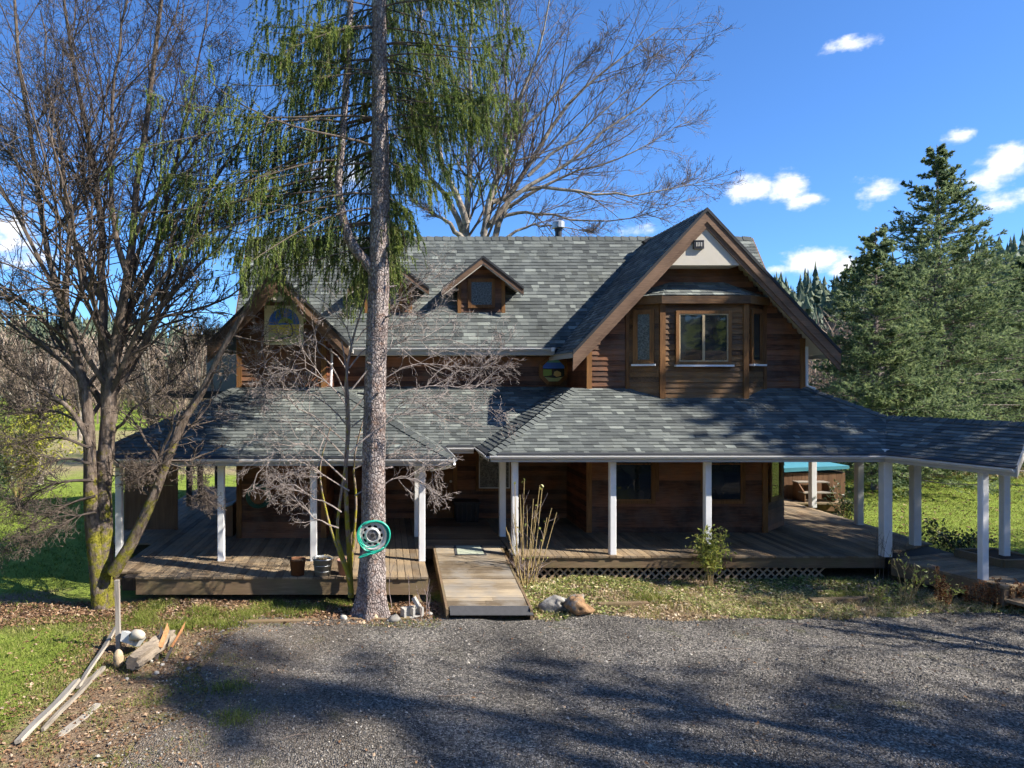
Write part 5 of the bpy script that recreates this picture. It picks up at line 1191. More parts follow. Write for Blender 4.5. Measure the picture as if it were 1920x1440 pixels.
x, y = gpt(773, 1154); cb = empty('concrete_block', (x, y, 0), 'hollow concrete block beside the ramp', 'block'); z0 = gz(x, y) + .0
Mb = Matrix.Translation((x, y, z0)) @ Matrix.Rotation(.35, 4, 'Z')
G().box(-.19, -.15, -.09, .09, 0, .19).box(-.15, .15, .05, .09, 0, .19).box(-.15, .15, -.09, -.05, 0, .05).box(-.02, .02, -.09, .05, .05, .19).box(.15, .19, -.09, .09, 0, .19).box(-.15, .15, -.09, .05, .0, .04).link('shell', 'concrete', cb, Mb)
tag(G().beam((x + .12, y - .02, z0 + .21), (x + .02, y + .02, z0 + .36), .09, .06).link('broken_block', 'concrete', None), 'broken piece of concrete tilted on the hollow block', 'concrete piece')
def timber(x0, y0, x1, y1, wd, ht, label, mat='fascia_wood', name='timber', zo=-.045):
    o = G().beam((x0, y0, gz(x0, y0) + ht / 2 + zo), (x1, y1, gz(x1, y1) + ht / 2 + zo), wd, ht).link(name, mat); return tag(o, label, 'timber')
a, b = gpt(462, 1169), gpt(768, 1158); timber(*a, *b, .11, .10, 'long weathered timber edging the gravel below the spruce')
a, b = gpt(1122, 1140), gpt(1215, 1136); timber(*a, *b, .12, .12, 'short timber lying in the ivy beside the boulder')
a, b = gpt(1520, 1131), gpt(1625, 1128); timber(*a, *b, .13, .15, 'pale timber lying in the grass below the right deck')
# ---- pile of odds and ends at the lawn edge
sx_, sy_ = gpt(223, 1221); st_ = G().prism([(sx_-.035,sy_-.03,gz(sx_,sy_)-.05),(sx_+.03,sy_-.03,gz(sx_,sy_)-.05),(sx_+.03,sy_+.03,gz(sx_,sy_)-.05),(sx_-.035,sy_+.03,gz(sx_,sy_)-.05)], (-.03, .01, 1.17)).link('stake', 'grey_post')
tag(st_, 'upright grey wooden stake at the lawn edge', 'stake')
def plank(a, b, wd, th, label, za=0., zb=0., roll=0.):
    A, B = Vector((*a, gz(*a) + th / 2 + .02 + za)), Vector((*b, gz(*b) + th / 2 + .02 + zb)); g = G(); d = (B - A).normalized(); r_ = d.cross(Vector((0, 0, 1))).normalized(); u_ = r_.cross(d); r2 = r_ * math.cos(roll) + u_ * math.sin(roll); u2 = u_ * math.cos(roll) - r_ * math.sin(roll)
    n = 9; V = []
    for i in range(n):
        t = i / (n - 1); c = A.lerp(B, t) + u2 * .01 * math.sin(t * 7) + r2 * .008 * math.sin(t * 5); w2 = wd * (1 - .12 * math.sin(t * 9) ** 2) * (1 if 0 < i < n - 1 else .7)
        V += [c - r2 * w2 / 2 - u2 * th / 2, c + r2 * w2 / 2 - u2 * th / 2, c + r2 * w2 / 2 + u2 * th / 2, c - r2 * w2 / 2 + u2 * th / 2]
    Fq = [(0, 1, 2, 3), tuple((n - 1) * 4 + k for k in (3, 2, 1, 0))] + [(i * 4 + k, i * 4 + (k + 1) % 4, i * 4 + 4 + (k + 1) % 4, i * 4 + 4 + k) for i in range(n - 1) for k in range(4)]
    g.add(V, Fq); return tag(g.link('plank', 'grey_wood'), label, 'plank', 'broken planks along the lawn edge')
plank(gpt(146, 1294), gpt(219, 1196), .085, .03, 'bleached plank propped against the upright stake', .03, .16, .5)
plank(gpt(34, 1396), gpt(146, 1286), .13, .04, 'widest weathered plank cut by the bottom edge', .02, .06, .35)
plank(gpt(80, 1368), gpt(186, 1266), .06, .04, 'thin split plank lying beside the widest one', .0, .03, .2)
plank(gpt(150, 1290), gpt(196, 1258), .08, .04, 'short grey plank half sunk in the leaves', .0, .02, .1)
plank(gpt(110, 1375), gpt(185, 1318), .11, .04, 'grey plank almost buried in leaf litter', -.045, -.04, .05)
a, b = gpt(248, 1262), gpt(322, 1206); la = Vector((*a, .09)); lb_ = Vector((*b, .09))
lg = G(); n_ = 14; kk = 16
lp = np.array([tuple(la.lerp(lb_, t)) for t in np.linspace(0, 1, n_)]); Vq, Fq = tubes(lp[None], np.array([np.interp(np.linspace(0, 1, n_), [0, .15, .8, 1], [.10, .12, .115, .08])]), kk)
Vq = Vq + unit(Vq - np.repeat(lp, kk, 0)) * (RNG.normal(size=(len(Vq), 1)) * .008 + .018 * np.sin(np.tile(np.arange(kk), n_) * 2.4)[:, None])
lg.add([tuple(v) for v in Vq], [tuple(int(i) for i in f) for f in Fq] + [tuple(range(kk))[::-1], tuple((n_ - 1) * kk + i for i in range(kk))])
tag(lg.link('log', 'log_wood'), 'short rotten grey log lying at the lawn edge', 'log')
x, y = gpt(222, 1250); rock('stone', x, y, .135, 'rock_tan', 'egg-shaped tan stone standing against the log', 'stone', (.62, .55, 1.05), 31, rough=.05, sink=.05)
x, y = gpt(244, 1222); bas = empty('enamel_basin', (x, y, .16), 'chipped white enamel basin beside the stake', 'basin')
Mb = Matrix.Translation((x, y, gz(x, y) + .15)) @ Matrix.Rotation(-.35, 4, 'X') @ Matrix.Rotation(.3, 4, 'Y')
g = G(); g.add([(-.13,-.10,0),(.13,-.10,0),(.13,.10,0),(-.13,.10,0),(-.16,-.13,.15),(.16,-.13,.15),(.16,.13,.15),(-.16,.13,.15),(-.145,-.115,.15),(.145,-.115,.15),(.145,.115,.15),(-.145,.115,.15),(-.12,-.09,.03),(.12,-.09,.03),(.12,.09,.03),(-.12,.09,.03)],
    [(0,3,2,1),(0,1,5,4),(1,2,6,5),(2,3,7,6),(3,0,4,7),(4,5,9,8),(5,6,10,9),(6,7,11,10),(7,4,8,11),(8,9,13,12),(9,10,14,13),(10,11,15,14),(11,8,12,15),(12,13,14,15)]).link('body', 'enamel', bas, Mb)
G().box(-.10, .10, -.07, .07, .05, .11).link('rubble', 'dark_metal', bas, Mb)
x, y = gpt(258, 1222); sk = empty('bleached_skull', (x, y - .1, .3), 'bleached animal skull lying on the rotten log', 'skull')
Mb = Matrix.Translation((x + .02, y - .12, gz(x, y) + .30)) @ Matrix.Rotation(2.6, 4, 'Z') @ Matrix.Rotation(.25, 4, 'Y')
sp_ = [(-.17, .03, .0), (-.15, .06, .01), (-.08, .082, .03), (.0, .088, .035), (.06, .07, .02), (.12, .042, -.01), (.18, .030, -.025), (.21, .012, -.03)]
P_ = np.array([[(s_[0], 0, s_[2]) for s_ in sp_]]); R_ = np.array([[s_[1] for s_ in sp_]]); Vq, Fq = tubes(P_, R_, 14); G().add([tuple(v) for v in Vq], [tuple(int(i) for i in f) for f in Fq] + [tuple(range(14))[::-1], tuple(7 * 14 + i for i in range(14))]).link('cranium', 'bone', sk, Mb, smooth=True)
for s in (-1, 1):
    G().lathe([(0, 0), (.026, 0), (.034, .012), (.030, .02)], (.03, s * .075, .05), 12, 'y').link('eye_socket', 'soil', sk, Mb)
G().prism([(.02, -.05, -.06), (.19, -.02, -.065), (.19, .02, -.065), (.02, .05, -.06)], (0, 0, .02)).link('jaw', 'bone', sk, Mb)
for i, (p1, p2, m_, w_, lb) in enumerate((((291, 1236), (305, 1172), 'char_wood', .05, 'dark split stake leaning at the pile, nearest the log'), ((306, 1236), (340, 1180), 'char_wood', .045, 'dark split stake leaning far to the side'), ((300, 1200), (318, 1168), 'split_wood', .07, 'wide splinter of fresh orange wood'), ((322, 1200), (350, 1165), 'split_wood', .035, 'long narrow splinter of fresh orange wood'))):
    x, y = gpt(*p1) if i < 2 else gpt(p1[0], p1[1] + 34); xt = gx(p2[0], y + .25); zt_ = H - (p2[1] - CY) / F * (y + .25); z0 = gz(x, y) - .03 if i < 2 else .12
    V = []; A, B = Vector((x, y, z0)), Vector((xt, y + .25, zt_)); g = G(); d = (B - A).normalized(); r_ = d.cross(Vector((0, 1, 0))).normalized(); u_ = r_.cross(d)
    g.add([A - r_*w_/2, A + r_*w_/2, A + r_*w_/2 + u_*.03, A - r_*w_/2 + u_*.03, B - r_*w_/2 - d*.10, B + r_*w_/2, B + r_*w_/2 + u_*.02 - d*.03, B - r_*w_/2 + u_*.02 - d*.15], [(0,3,2,1),(4,5,6,7),(0,1,5,4),(1,2,6,5),(2,3,7,6),(3,0,4,7)])
    tag(g.link('wood_splinter', m_), lb, 'wood splinter', 'split wood at the pile')
for i, (px, py, m_, r_) in enumerate(((296, 1240, 'rock_tan', .045), (304, 1242, 'rock_pale', .04), (284, 1236, 'rock_pale', .04), (352, 1232, 'split_wood', .05), (294, 1258, 'rock_pale', .05), (355, 1250, 'rock_grey', .05), (238, 1272, 'rock_pale', .035), (372, 1208, 'rock_grey', .045))):
    x, y = gpt(px, py); rock('stone', x, y, r_, m_, ('tan stone at the foot of the split stakes', 'whitest stone at the foot of the split stakes', 'pale stone between log and split stakes', 'orange-brown stone in the leaves past the splinters', 'white stone lying alone in the leaf litter', 'grey stone at the gravel edge', 'small pale stone in front of the log', 'dark grey stone behind the splinters')[i], 'stone', seed=40 + i, sub=2, group='small stones by the pile')

# ------------------------------------------------------------------ shrubs and weeds
def cane_shrub():
    x, y = gx(985, 13.9), 13.9; o = empty('cane_shrub', (x, y, 0), 'pruned rose shrub of bare upright canes by the deck post', 'shrub')
    L = []
    for px0, px1, py1, dy in ((975,964,905,0),(980,985,900,.1),(985,1019,912,0),(990,1018,914,.2),(982,972,925,-.1),(995,1046,962,0),(992,1035,953,.1),(978,950,990,.1),(986,1000,935,-.1),(984,978,940,.15),(996,1025,970,-.1),(980,960,960,-.15),(990,1008,960,.1),(976,955,1000,0),(988,992,950,.2)):
        L.append((smooth_path([(gx(px0, y), y + dy, -.05), (gx(px0 * .6 + px1 * .4, y) + random.uniform(-.03, .03), y + dy, .5 + random.uniform(-.1, .1)), (gx(px1, y), y + dy + random.uniform(-.1, .1), H - (py1 - CY) / F * y)], 9), random.uniform(.012, .018), .007))
    P = np.stack([q for q, *_ in L]); Rr = np.stack([np.linspace(a, b, 9) for _, a, b in L])
    part_np('cane', [tubes(P, Rr, 5)], 'cane', o)
    Pq, Rq = spawn(P, Rr, 5, (.1, .9), (.4, .9), (.12, .3), .15, .15, 5, .6, .004); part_np('twigs', [tubes(Pq, Rq, 4)], 'twig_grey', o, kind='stuff')
    C = Pq[:, -1][RNG.random(len(Pq)) < .35]; foliage('leaves', [leaves(np.concatenate([C, P[:3, -1], P[:3, -1] - .05]), .07, up=.3)], 'shrub_leaf', o)
cane_shrub()
def leafy_shrub(name, x, y, h, w_, n, label, mat, size=.09, stems=7, low=.1, group=None, seed=1, cat='shrub'):
    rng = np.random.default_rng(seed); z0 = gz(x, y); o = empty(name, (x, y, z0), label, cat, group); S_ = []
    for k in range(stems):
        a = rng.uniform(0, 6.28); rr_ = rng.uniform(.2, 1) * w_ * .5
        S_.append((smooth_path([(x + rng.normal() * .04, y + rng.normal() * .04, z0 - .03), (x + .5 * rr_ * math.cos(a), y + .5 * rr_ * math.sin(a), z0 + h * .45), (x + rr_ * math.cos(a), y + rr_ * math.sin(a), z0 + h * rng.uniform(.65, 1))], 8), .012 * h ** .5, .004))
    P, Rr = stems_from([([Vector(p) for p in s[0]], s[1], s[2]) for s in S_], 8)
    Pq, Rq = spawn(P, Rr, 6, (.2, 1), (.5, 1.1), (.2, .45), .12, .2, 5, .6, .003, rng=rng)
    part_np('stems', [tubes(P, Rr, 5), tubes(Pq, Rq, 3)], 'cane', o, kind='stuff')
    allp = np.concatenate([Pq[:, 2:].reshape(-1, 3), P[:, 3:].reshape(-1, 3)]); allp = allp[allp[:, 2] > z0 + low]
    C = allp[rng.integers(0, len(allp), n)] + rng.normal(size=(n, 3)) * size * .8
    foliage('leaves', [leaves(C, size, rng, up=.5, aspect=.42)], mat, o); return o
leafy_shrub('rhododendron', gx(1330, 14.0), 14.0, 1.15, .5, 900, 'small yellow-green leafy shrub in front of the lattice', 'shrub_leaf', .10, 8, .1, seed=3)
leafy_shrub('rhododendron', gx(1588, 19.6), 19.6, 1.1, .9, 420, 'dark leafy shrub behind the deck posts on the lawn', 'dark_leaf', .11, 8, .1, seed=5)
leafy_shrub('rhododendron', gx(1795, 16.2), 16.2, .65, 1.5, 700, 'low dark spreading shrub beside the walkway', 'dark_leaf', .10, 12, .03, seed=6)
leafy_shrub('sapling', gx(1702, 12.7), 12.7, .85, .7, 90, 'leggy young shrub with a few bright leaves by the walkway', 'shrub_leaf', .085, 6, .25, seed=9)
leafy_shrub('sapling', gx(1645, 12.75), 12.75, .42, .6, 80, 'low bright-leaved sprout next to the leggy shrub', 'shrub_leaf', .08, 5, .1, seed=10)
leafy_shrub('sapling', gx(1782, 12.6), 12.6, .5, .5, 70, 'bright-leaved sprout among the rusty weeds', 'shrub_leaf', .08, 5, .1, seed=12)
leafy_shrub('bush', gx(35, 24), 24, 3.1, 4.2, 4200, 'sunlit yellow-green bush at the left picture edge', 'yellow_leaf', .17, 16, .2, seed=14, cat='bush')
leafy_shrub('bush', gx(-30, 21), 21, 2.2, 2.6, 1800, 'darker round bush below the yellow-green one', 'dark_leaf', .16, 12, .1, seed=15, cat='bush')
for i, (px, Y, h_) in enumerate(((1560, 32, 1.7), (1610, 33, 2.0), (1655, 32.5, 1.5), (1830, 31.5, 1.0))):
    leafy_shrub('bush', gx(px, Y), Y, h_, 2.2, 600, ('brown-green bush behind the hot tub', 'tall brown-green bush at the far lawn edge', 'bush at the far lawn edge seen between the posts', 'low bush at the foot of the tallest spruce')[i], ('rust_leaf', 'dark_leaf', 'dark_leaf', 'dark_leaf')[i], .12, 10, .05, seed=30 + i, cat='bush')
# rusty dock stalks
for i, (px, h_, Y) in enumerate(((1757, .78, 12.5), (1768, .6, 12.55), (1829, .5, 12.5), (1842, .55, 12.45), (1854, .42, 12.5), (1868, .6, 12.4), (1882, .45, 12.45), (1895, .5, 12.4), (1812, .4, 12.6), (1908, .55, 12.5), (1776, .5, 12.4), (1762, .45, 12.6))):
    x = gx(px, Y); rng = np.random.default_rng(60 + i); z0 = gz(x, Y); o = empty('dock_weed', (x, Y, z0), ('tallest rusty dried weed, leftmost of the row by the walkway', 'rusty weed just right of the tallest one, taller of that pair', 'rusty weed below the foot of the walkway end post', 'bushy rusty weed right of the walkway end post', 'short rusty weed between two taller ones past the end post', 'tall slim rusty weed below the planter box', 'short rusty weed right of the slim tall one', 'rusty weed standing before the dead fern', 'short rusty weed left of the walkway end post', 'rightmost rusty weed beside the dead fern', 'middle-sized rusty weed before the bright-leaved sprout', 'lowest rusty weed at the foot of the tallest')[i], 'weed', 'rusty dried weeds')
    G().tube([(x, Y, z0 - .03), (x + .02, Y, z0 + h_ * .5), (x + .03 * rng.normal(), Y, z0 + h_)], [.008, .006, .003], 5).link('stalk', 'cane', o)
    t = rng.uniform(.25, 1, 150); C = np.stack([x + rng.normal(size=150) * .035 * (1.2 - t), Y + rng.normal(size=150) * .035, z0 + t * h_], 1); foliage('seed_heads', [leaves(C, .04, rng)], 'rust_leaf', o)['kind'] = 'stuff'
leafy_shrub('fern', gx(1905, 12.55), 12.55, .42, .9, 420, 'heap of reddish-brown dead fern at the right edge', 'rust_leaf', .09, 12, .02, seed=77, cat='fern')
# vine stems at the deck corner post
vn = empty('vine', (10.55, 14.35, 0), 'thin dark leafless vine climbing the corner post', 'vine')
L = [(smooth_path([(10.3 + .09 * k, 14.32, -.05), (10.35 + .09 * k + random.uniform(-.1, .1), 14.30, .5), (10.5 + .07 * k + random.uniform(-.15, .15), 14.31, 1.0 + random.uniform(-.2, .35))], 8), .006, .003) for k in range(7)]
P = np.stack([q for q, *_ in L]); Rr = np.stack([np.linspace(a, b, 8) for _, a, b in L]); Pq, Rq = spawn(P, Rr, 5, (.2, 1), (.4, .9), (.2, .4), .05, .2, 5, .7, .003)
part_np('stems', [tubes(P, Rr, 4), tubes(Pq, Rq, 3)], 'twig_dark', vn)
vn2 = empty('vine', (gx(960, 14.4), 14.4, 0), 'thin dark vine on the post behind the pruned canes', 'vine'); xx = gx(965, 14.5)
L = [(smooth_path([(xx - .1 + .06 * k, 14.5, 0), (xx - .12 + .08 * k + random.uniform(-.05, .05), 14.5, .6), (xx + random.uniform(-.1, .1), 14.5, 1.1 + random.uniform(0, .4))], 8), .006, .003) for k in range(5)]
P = np.stack([q for q, *_ in L]); Rr = np.stack([np.linspace(a, b, 8) for _, a, b in L]); Pq, Rq = spawn(P, Rr, 4, (.2, 1), (.4, .9), (.2, .4), .05, .2, 5, .7, .003)
part_np('stems', [tubes(P, Rr, 4), tubes(Pq, Rq, 3)], 'twig_dark', vn2)
# ---- bare saplings between ramp and spruce
for i, (px, Y, h_) in enumerate(((790, 12.2, .5), (800, 12.25, .6), (806, 12.2, .45), (735, 12.6, .9), (768, 12.5, .6))):
    x = gx(px, Y); o = empty('bare_sprout', (x, Y, 0), ('short bare sprout right beside the ramp edge', 'taller bare sprout beside the ramp edge', 'thin bare sprout at the ramp foot', 'tall dry sprout against the deck fascia', 'dry sprout behind the concrete block')[i], 'sprout')
    P, Rr = stems_from([([(x, Y, -.05), (x + random.uniform(-.06, .06), Y, h_ * .5), (x + random.uniform(-.12, .12), Y, h_)], .007, .003)], 8); Pq, Rq = spawn(P, Rr, 4, (.3, .9), (.4, .8), (.25, .5), .1, .15, 5, .7, .003); part_np('stems', [tubes(P, Rr, 4), tubes(Pq, Rq, 3)], 'twig_grey', o)
# ------------------------------------------------------------------ ground cover nobody could count
def scatter(n, x0, x1, y0, y1, rng, keep=None):
    X, Y = rng.uniform(x0, x1, n), rng.uniform(y0, y1, n)
    bad = ((X > -6.5) & (X < .85) & (Y > 13.0) & (Y < 24)) | ((X > 1.05) & (X < 12.5) & (Y > 14.6) & (Y < 22.5)) | ((X > 1.05) & (X < 2.7) & (Y > 11.8) & (Y < 15)) | ((X > 10.6) & (X < 12.4) & (Y > 12.9) & (Y < 15)) | (np.hypot(X + .2, Y - 12.3) < .3)
    k = ~bad
    if keep is not None: k &= keep(X, Y)
    return X[k], Y[k]
def vnoise(X, Y, s, seed=0):
    r = np.random.default_rng(seed); o = 0
    for i in range(5):
        a, b, c = r.uniform(-1, 1, 3); f = s * (1 + .6 * i); o = o + np.sin(X * f * a * 2 + Y * f * b * 2 + c * 9) / (1 + .35 * i)
    return o / 3
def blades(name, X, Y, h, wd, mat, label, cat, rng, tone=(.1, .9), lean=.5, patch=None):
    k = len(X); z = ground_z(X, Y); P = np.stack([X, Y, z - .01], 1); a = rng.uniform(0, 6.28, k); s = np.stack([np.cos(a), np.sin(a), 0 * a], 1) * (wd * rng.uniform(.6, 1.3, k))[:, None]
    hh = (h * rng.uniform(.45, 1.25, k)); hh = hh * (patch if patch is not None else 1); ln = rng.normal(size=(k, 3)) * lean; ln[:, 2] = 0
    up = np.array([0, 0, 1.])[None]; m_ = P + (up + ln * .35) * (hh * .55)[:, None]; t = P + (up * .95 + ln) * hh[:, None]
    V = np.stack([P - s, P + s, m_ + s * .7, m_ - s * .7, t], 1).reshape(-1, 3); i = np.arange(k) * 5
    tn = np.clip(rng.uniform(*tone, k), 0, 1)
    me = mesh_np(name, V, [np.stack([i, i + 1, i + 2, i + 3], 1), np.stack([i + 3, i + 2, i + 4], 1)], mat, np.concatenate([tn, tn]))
    return tag(link(name, me), label, cat, kind='stuff')
def carpet(name, X, Y, size, mat, label, cat, rng, lift=.012, up=.55, fold=.35, asp=.6):
    C = np.stack([X, Y, ground_z(X, Y) + lift + np.abs(rng.normal(size=len(X))) * .015], 1); v, f, t = leaves(C, size, rng, up=0, fold=fold, aspect=asp)
    V = v.reshape(-1, 4, 3); c = V.mean(1, keepdims=True); V = c + (V - c) * np.array([1, 1, .55]); V[:, :, 2] = np.maximum(V[:, :, 2], ground_z(V[:, :, 0], V[:, :, 1]) + .006)
    return tag(link(name, mesh_np(name, V.reshape(-1, 3), f, mat, t)), label, cat, kind='stuff')
rg = np.random.default_rng(77)
# lawn at the near left
def lawn_keep(X, Y):
    edge = -4.42 + .25 * np.sin(Y * 2.1) + .25 * vnoise(X, Y, 1.3, 2); top_ = 12.15 + .35 * vnoise(X, Y, .9, 4)
    return ((X < edge) & (Y < top_)) & (rg.random(len(X)) < .85 + .3 * vnoise(X, Y, 1.7, 3))
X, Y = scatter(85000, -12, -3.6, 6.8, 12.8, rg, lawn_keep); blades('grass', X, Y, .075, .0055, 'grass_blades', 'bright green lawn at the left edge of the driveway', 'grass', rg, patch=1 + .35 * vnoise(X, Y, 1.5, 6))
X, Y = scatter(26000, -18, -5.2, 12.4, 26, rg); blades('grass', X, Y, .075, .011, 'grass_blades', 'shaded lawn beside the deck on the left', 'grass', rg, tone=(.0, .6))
# tufts between drive and deck on the left, and stray ones in the gravel
tc_ = [gpt(px, py) for px, py in ((268, 1160), (280, 1150), (262, 1170), (470, 1150), (510, 1140), (455, 1160), (640, 1128), (625, 1130), (430, 1290), (440, 1345), (330, 1180), (355, 1175), (540, 1150), (580, 1145), (300, 1140), (1215, 1125), (1560, 1120), (1600, 1118), (400, 1160), (380, 1150), (420, 1175), (690, 1130), (830, 1120), (700, 1140))]
X = np.concatenate([rg.normal(a, .16, 420) for a, b in tc_]); Y = np.concatenate([rg.normal(b, .12, 420) for a, b in tc_]); k = ~((Y > 12.92) & (X < .8)); blades('grass_tufts', X[k], Y[k], .13, .005, 'grass_blades', 'scattered grass tufts between deck and gravel', 'grass', rg, tone=(.2, .8))
X, Y = scatter(9000, -5, 1.0, 11.6, 12.95, rg, lambda x, y: vnoise(x, y, 1.6, 12) > .05); blades('grass_tufts', X, Y, .085, .005, 'grass_blades', 'thin grass below the left deck edge', 'grass', rg)
X, Y = scatter(16000, -4.9, -1.6, 6.6, 12.0, rg, lambda x, y: vnoise(x, y, 1.9, 31) > -.12 + (x + 4.9) * .16); blades('grass_tufts', X, Y, .07, .005, 'grass_blades', 'thin grass growing through the leaves at the gravel edge', 'grass', rg, tone=(.2, 1))
# back lawn on the right
X, Y = scatter(75000, 8, 30, 14.5, 31, rg, lambda x, y: (x > 12.6) | (y > 22.3)); blades('grass', X, Y, .07, .011, 'grass_blades', 'bright mown lawn beyond the right deck', 'grass', rg, tone=(.25, .85), lean=.8)
X, Y = scatter(9000, 10, 44, 29.5, 40, rg); blades('dry_grass', X, Y, .45, .03, 'dry_grass', 'pale dry grass behind the right lawn', 'grass', rg)
# bed between drive and right deck: ivy, dead leaves, weeds
bed = lambda x, y: (y > drive_top(x) - .05 + .12 * vnoise(x, y, 3, 8)) & (y < 14.5)
X, Y = scatter(15000, 2.7, 13.6, 11.9, 14.5, rg, lambda x, y: bed(x, y) & (vnoise(x, y, 1.1, 9) > -.30)); carpet('ivy_cover', X, Y, .075, 'ivy_leaf', 'low ivy and weeds in front of the right deck', 'ivy', rg, .03, 1.0)
X, Y = scatter(13000, 2.7, 13.6, 11.8, 14.4, rg, bed); carpet('leaf_litter', X, Y, .075, 'pale_leaf', 'dead leaves in the bed below the right deck', 'leaves', rg)
X, Y = scatter(15000, 2.7, 13.6, 12.0, 14.5, rg, lambda x, y: bed(x, y) & (vnoise(x, y, 1.4, 15) > -.1)); blades('bed_grass', X, Y, .11, .005, 'grass_blades', 'grass in the bed below the right deck', 'grass', rg, tone=(.2, 1))
X, Y = scatter(9000, 2.7, 14.5, 11.9, 13.4, rg, lambda x, y: bed(x, y) & (rg.random(len(x)) < np.clip((x - 2) / 8, .3, 1))); blades('bed_dry_grass', X, Y, .16, .005, 'dry_grass', 'dry straw along the right driveway edge', 'grass', rg, lean=1.0)
# leaf litter at left, under the maple and along the lawn
X, Y = scatter(20000, -9, 1.0, 11.3, 13.0, rg, lambda x, y: (y > 11.75 + .3 * vnoise(x, y, 1.2, 20)) & ((x > -5.2) | (y < 13.6))); carpet('leaf_litter', X, Y, .07, 'litter_leaf', 'brown leaves under the bare maple and along the left deck', 'leaves', rg)
X, Y = scatter(8000, -5.0, -1.2, 6.6, 11.9, rg, lambda x, y: rg.random(len(x)) < np.clip((-1.4 - x) / 2.4 + .5 * vnoise(x, y, 1.4, 22), 0, 1)); carpet('leaf_litter', X, Y, .058, 'litter_leaf', 'brown leaves along the left gravel edge', 'leaves', rg)
X, Y = scatter(1100, -12, -4.4, 6.8, 12.2, rg); carpet('lawn_leaves', X, Y, .075, 'litter_leaf', 'single dead leaves on the left lawn', 'leaves', rg, .045)
X, Y = scatter(1500, 12.6, 26, 15, 30, rg); carpet('lawn_leaves', X, Y, .11, 'litter_leaf', 'dead leaves on the right lawn', 'leaves', rg, .05)
X, Y = scatter(700, -2.5, 14, 6.6, 12.2, rg); carpet('drive_leaves', X, Y, .055, 'litter_leaf', 'stray dead leaves on the driveway', 'leaves', rg, .045)
# gravel: loose stones over the driveway
def stones(n, keep, smin, smax, label, x0=-4.2, x1=15, y0=6.4, y1=12.7):
    X, Y = scatter(n, x0, x1, y0, y1, rg, keep); k = len(X); s = rg.uniform(smin, smax, k)[:, None]
    C = np.stack([X, Y, ground_z(X, Y) + .036], 1)
    base = np.array([[1,0,0],[0,1,0],[-1,0,0],[0,-1,0],[0,0,.75],[0,0,-.5]], float); rot = rg.uniform(0, 6.28, k); c_, s_ = np.cos(rot)[:, None], np.sin(rot)[:, None]
    B = base[None] * (1 + rg.normal(size=(k, 6, 1)) * .25); Vx = B[..., 0] * c_ - B[..., 1] * s_; Vy = B[..., 0] * s_ + B[..., 1] * c_
    V = C[:, None, :] + np.stack([Vx, Vy, B[..., 2] + .25 * Vx * rg.normal(size=(k, 1))], -1) * s[:, :, None]
    f = np.array([[0,1,4],[1,2,4],[2,3,4],[3,0,4],[1,0,5],[2,1,5],[3,2,5],[0,3,5]])[None] + (np.arange(k) * 6)[:, None, None]
    tn = np.clip(rg.beta(1.6, 2.4, k), 0, 1); return tag(link('gravel', mesh_np('gravel', V.reshape(-1, 3), f.reshape(-1, 3), 'gravel_stone', np.repeat(tn, 8))), label, 'gravel', kind='stuff')
stones(52000, lambda x, y: (x > drive_left(np.minimum(y, 11.7)) - .3 - .6 * rg.random(len(x)) ** 2) & (y < drive_top(x) + .02 + .12 * rg.random(len(x)) ** 3), .006, .015, 'loose dark gravel on the driveway')
stones(2600, lambda x, y: (x > drive_left(np.minimum(y, 11.7)) - .4) & (y < drive_top(x) + .1), .014, .028, 'coarser stones in the driveway gravel')
X, Y = scatter(9000, -16, 22, -9, 2.0, rg); blades('bank_grass', X, Y, .3, .03, 'dry_grass', 'dry grass on the bank below the viewer', 'grass', rg)
# fallen twigs
L = []
for k in range(90):
    x, y = rg.uniform(-4, 13), rg.uniform(7, 13.0)
    if 1.0 < x < 2.8 and y > 11.8 or y > 12.8: continue
    a = rg.uniform(0, 6.28); l = rg.uniform(.1, .45); z = gz(x, y) + .04; L.append([(x, y, z), (x + l * .5 * math.cos(a), y + l * .5 * math.sin(a), z + .01), (x + l * math.cos(a + .2), y + l * math.sin(a + .2), z)])
V_, F_ = tubes(np.array(L), np.tile([.006, .005, .003], (len(L), 1)), 4); tag(link('fallen_twigs', mesh_np('fallen_twigs', V_, F_, 'twig_pale')), 'fallen twigs strewn over gravel and leaves', 'twigs', kind='stuff')

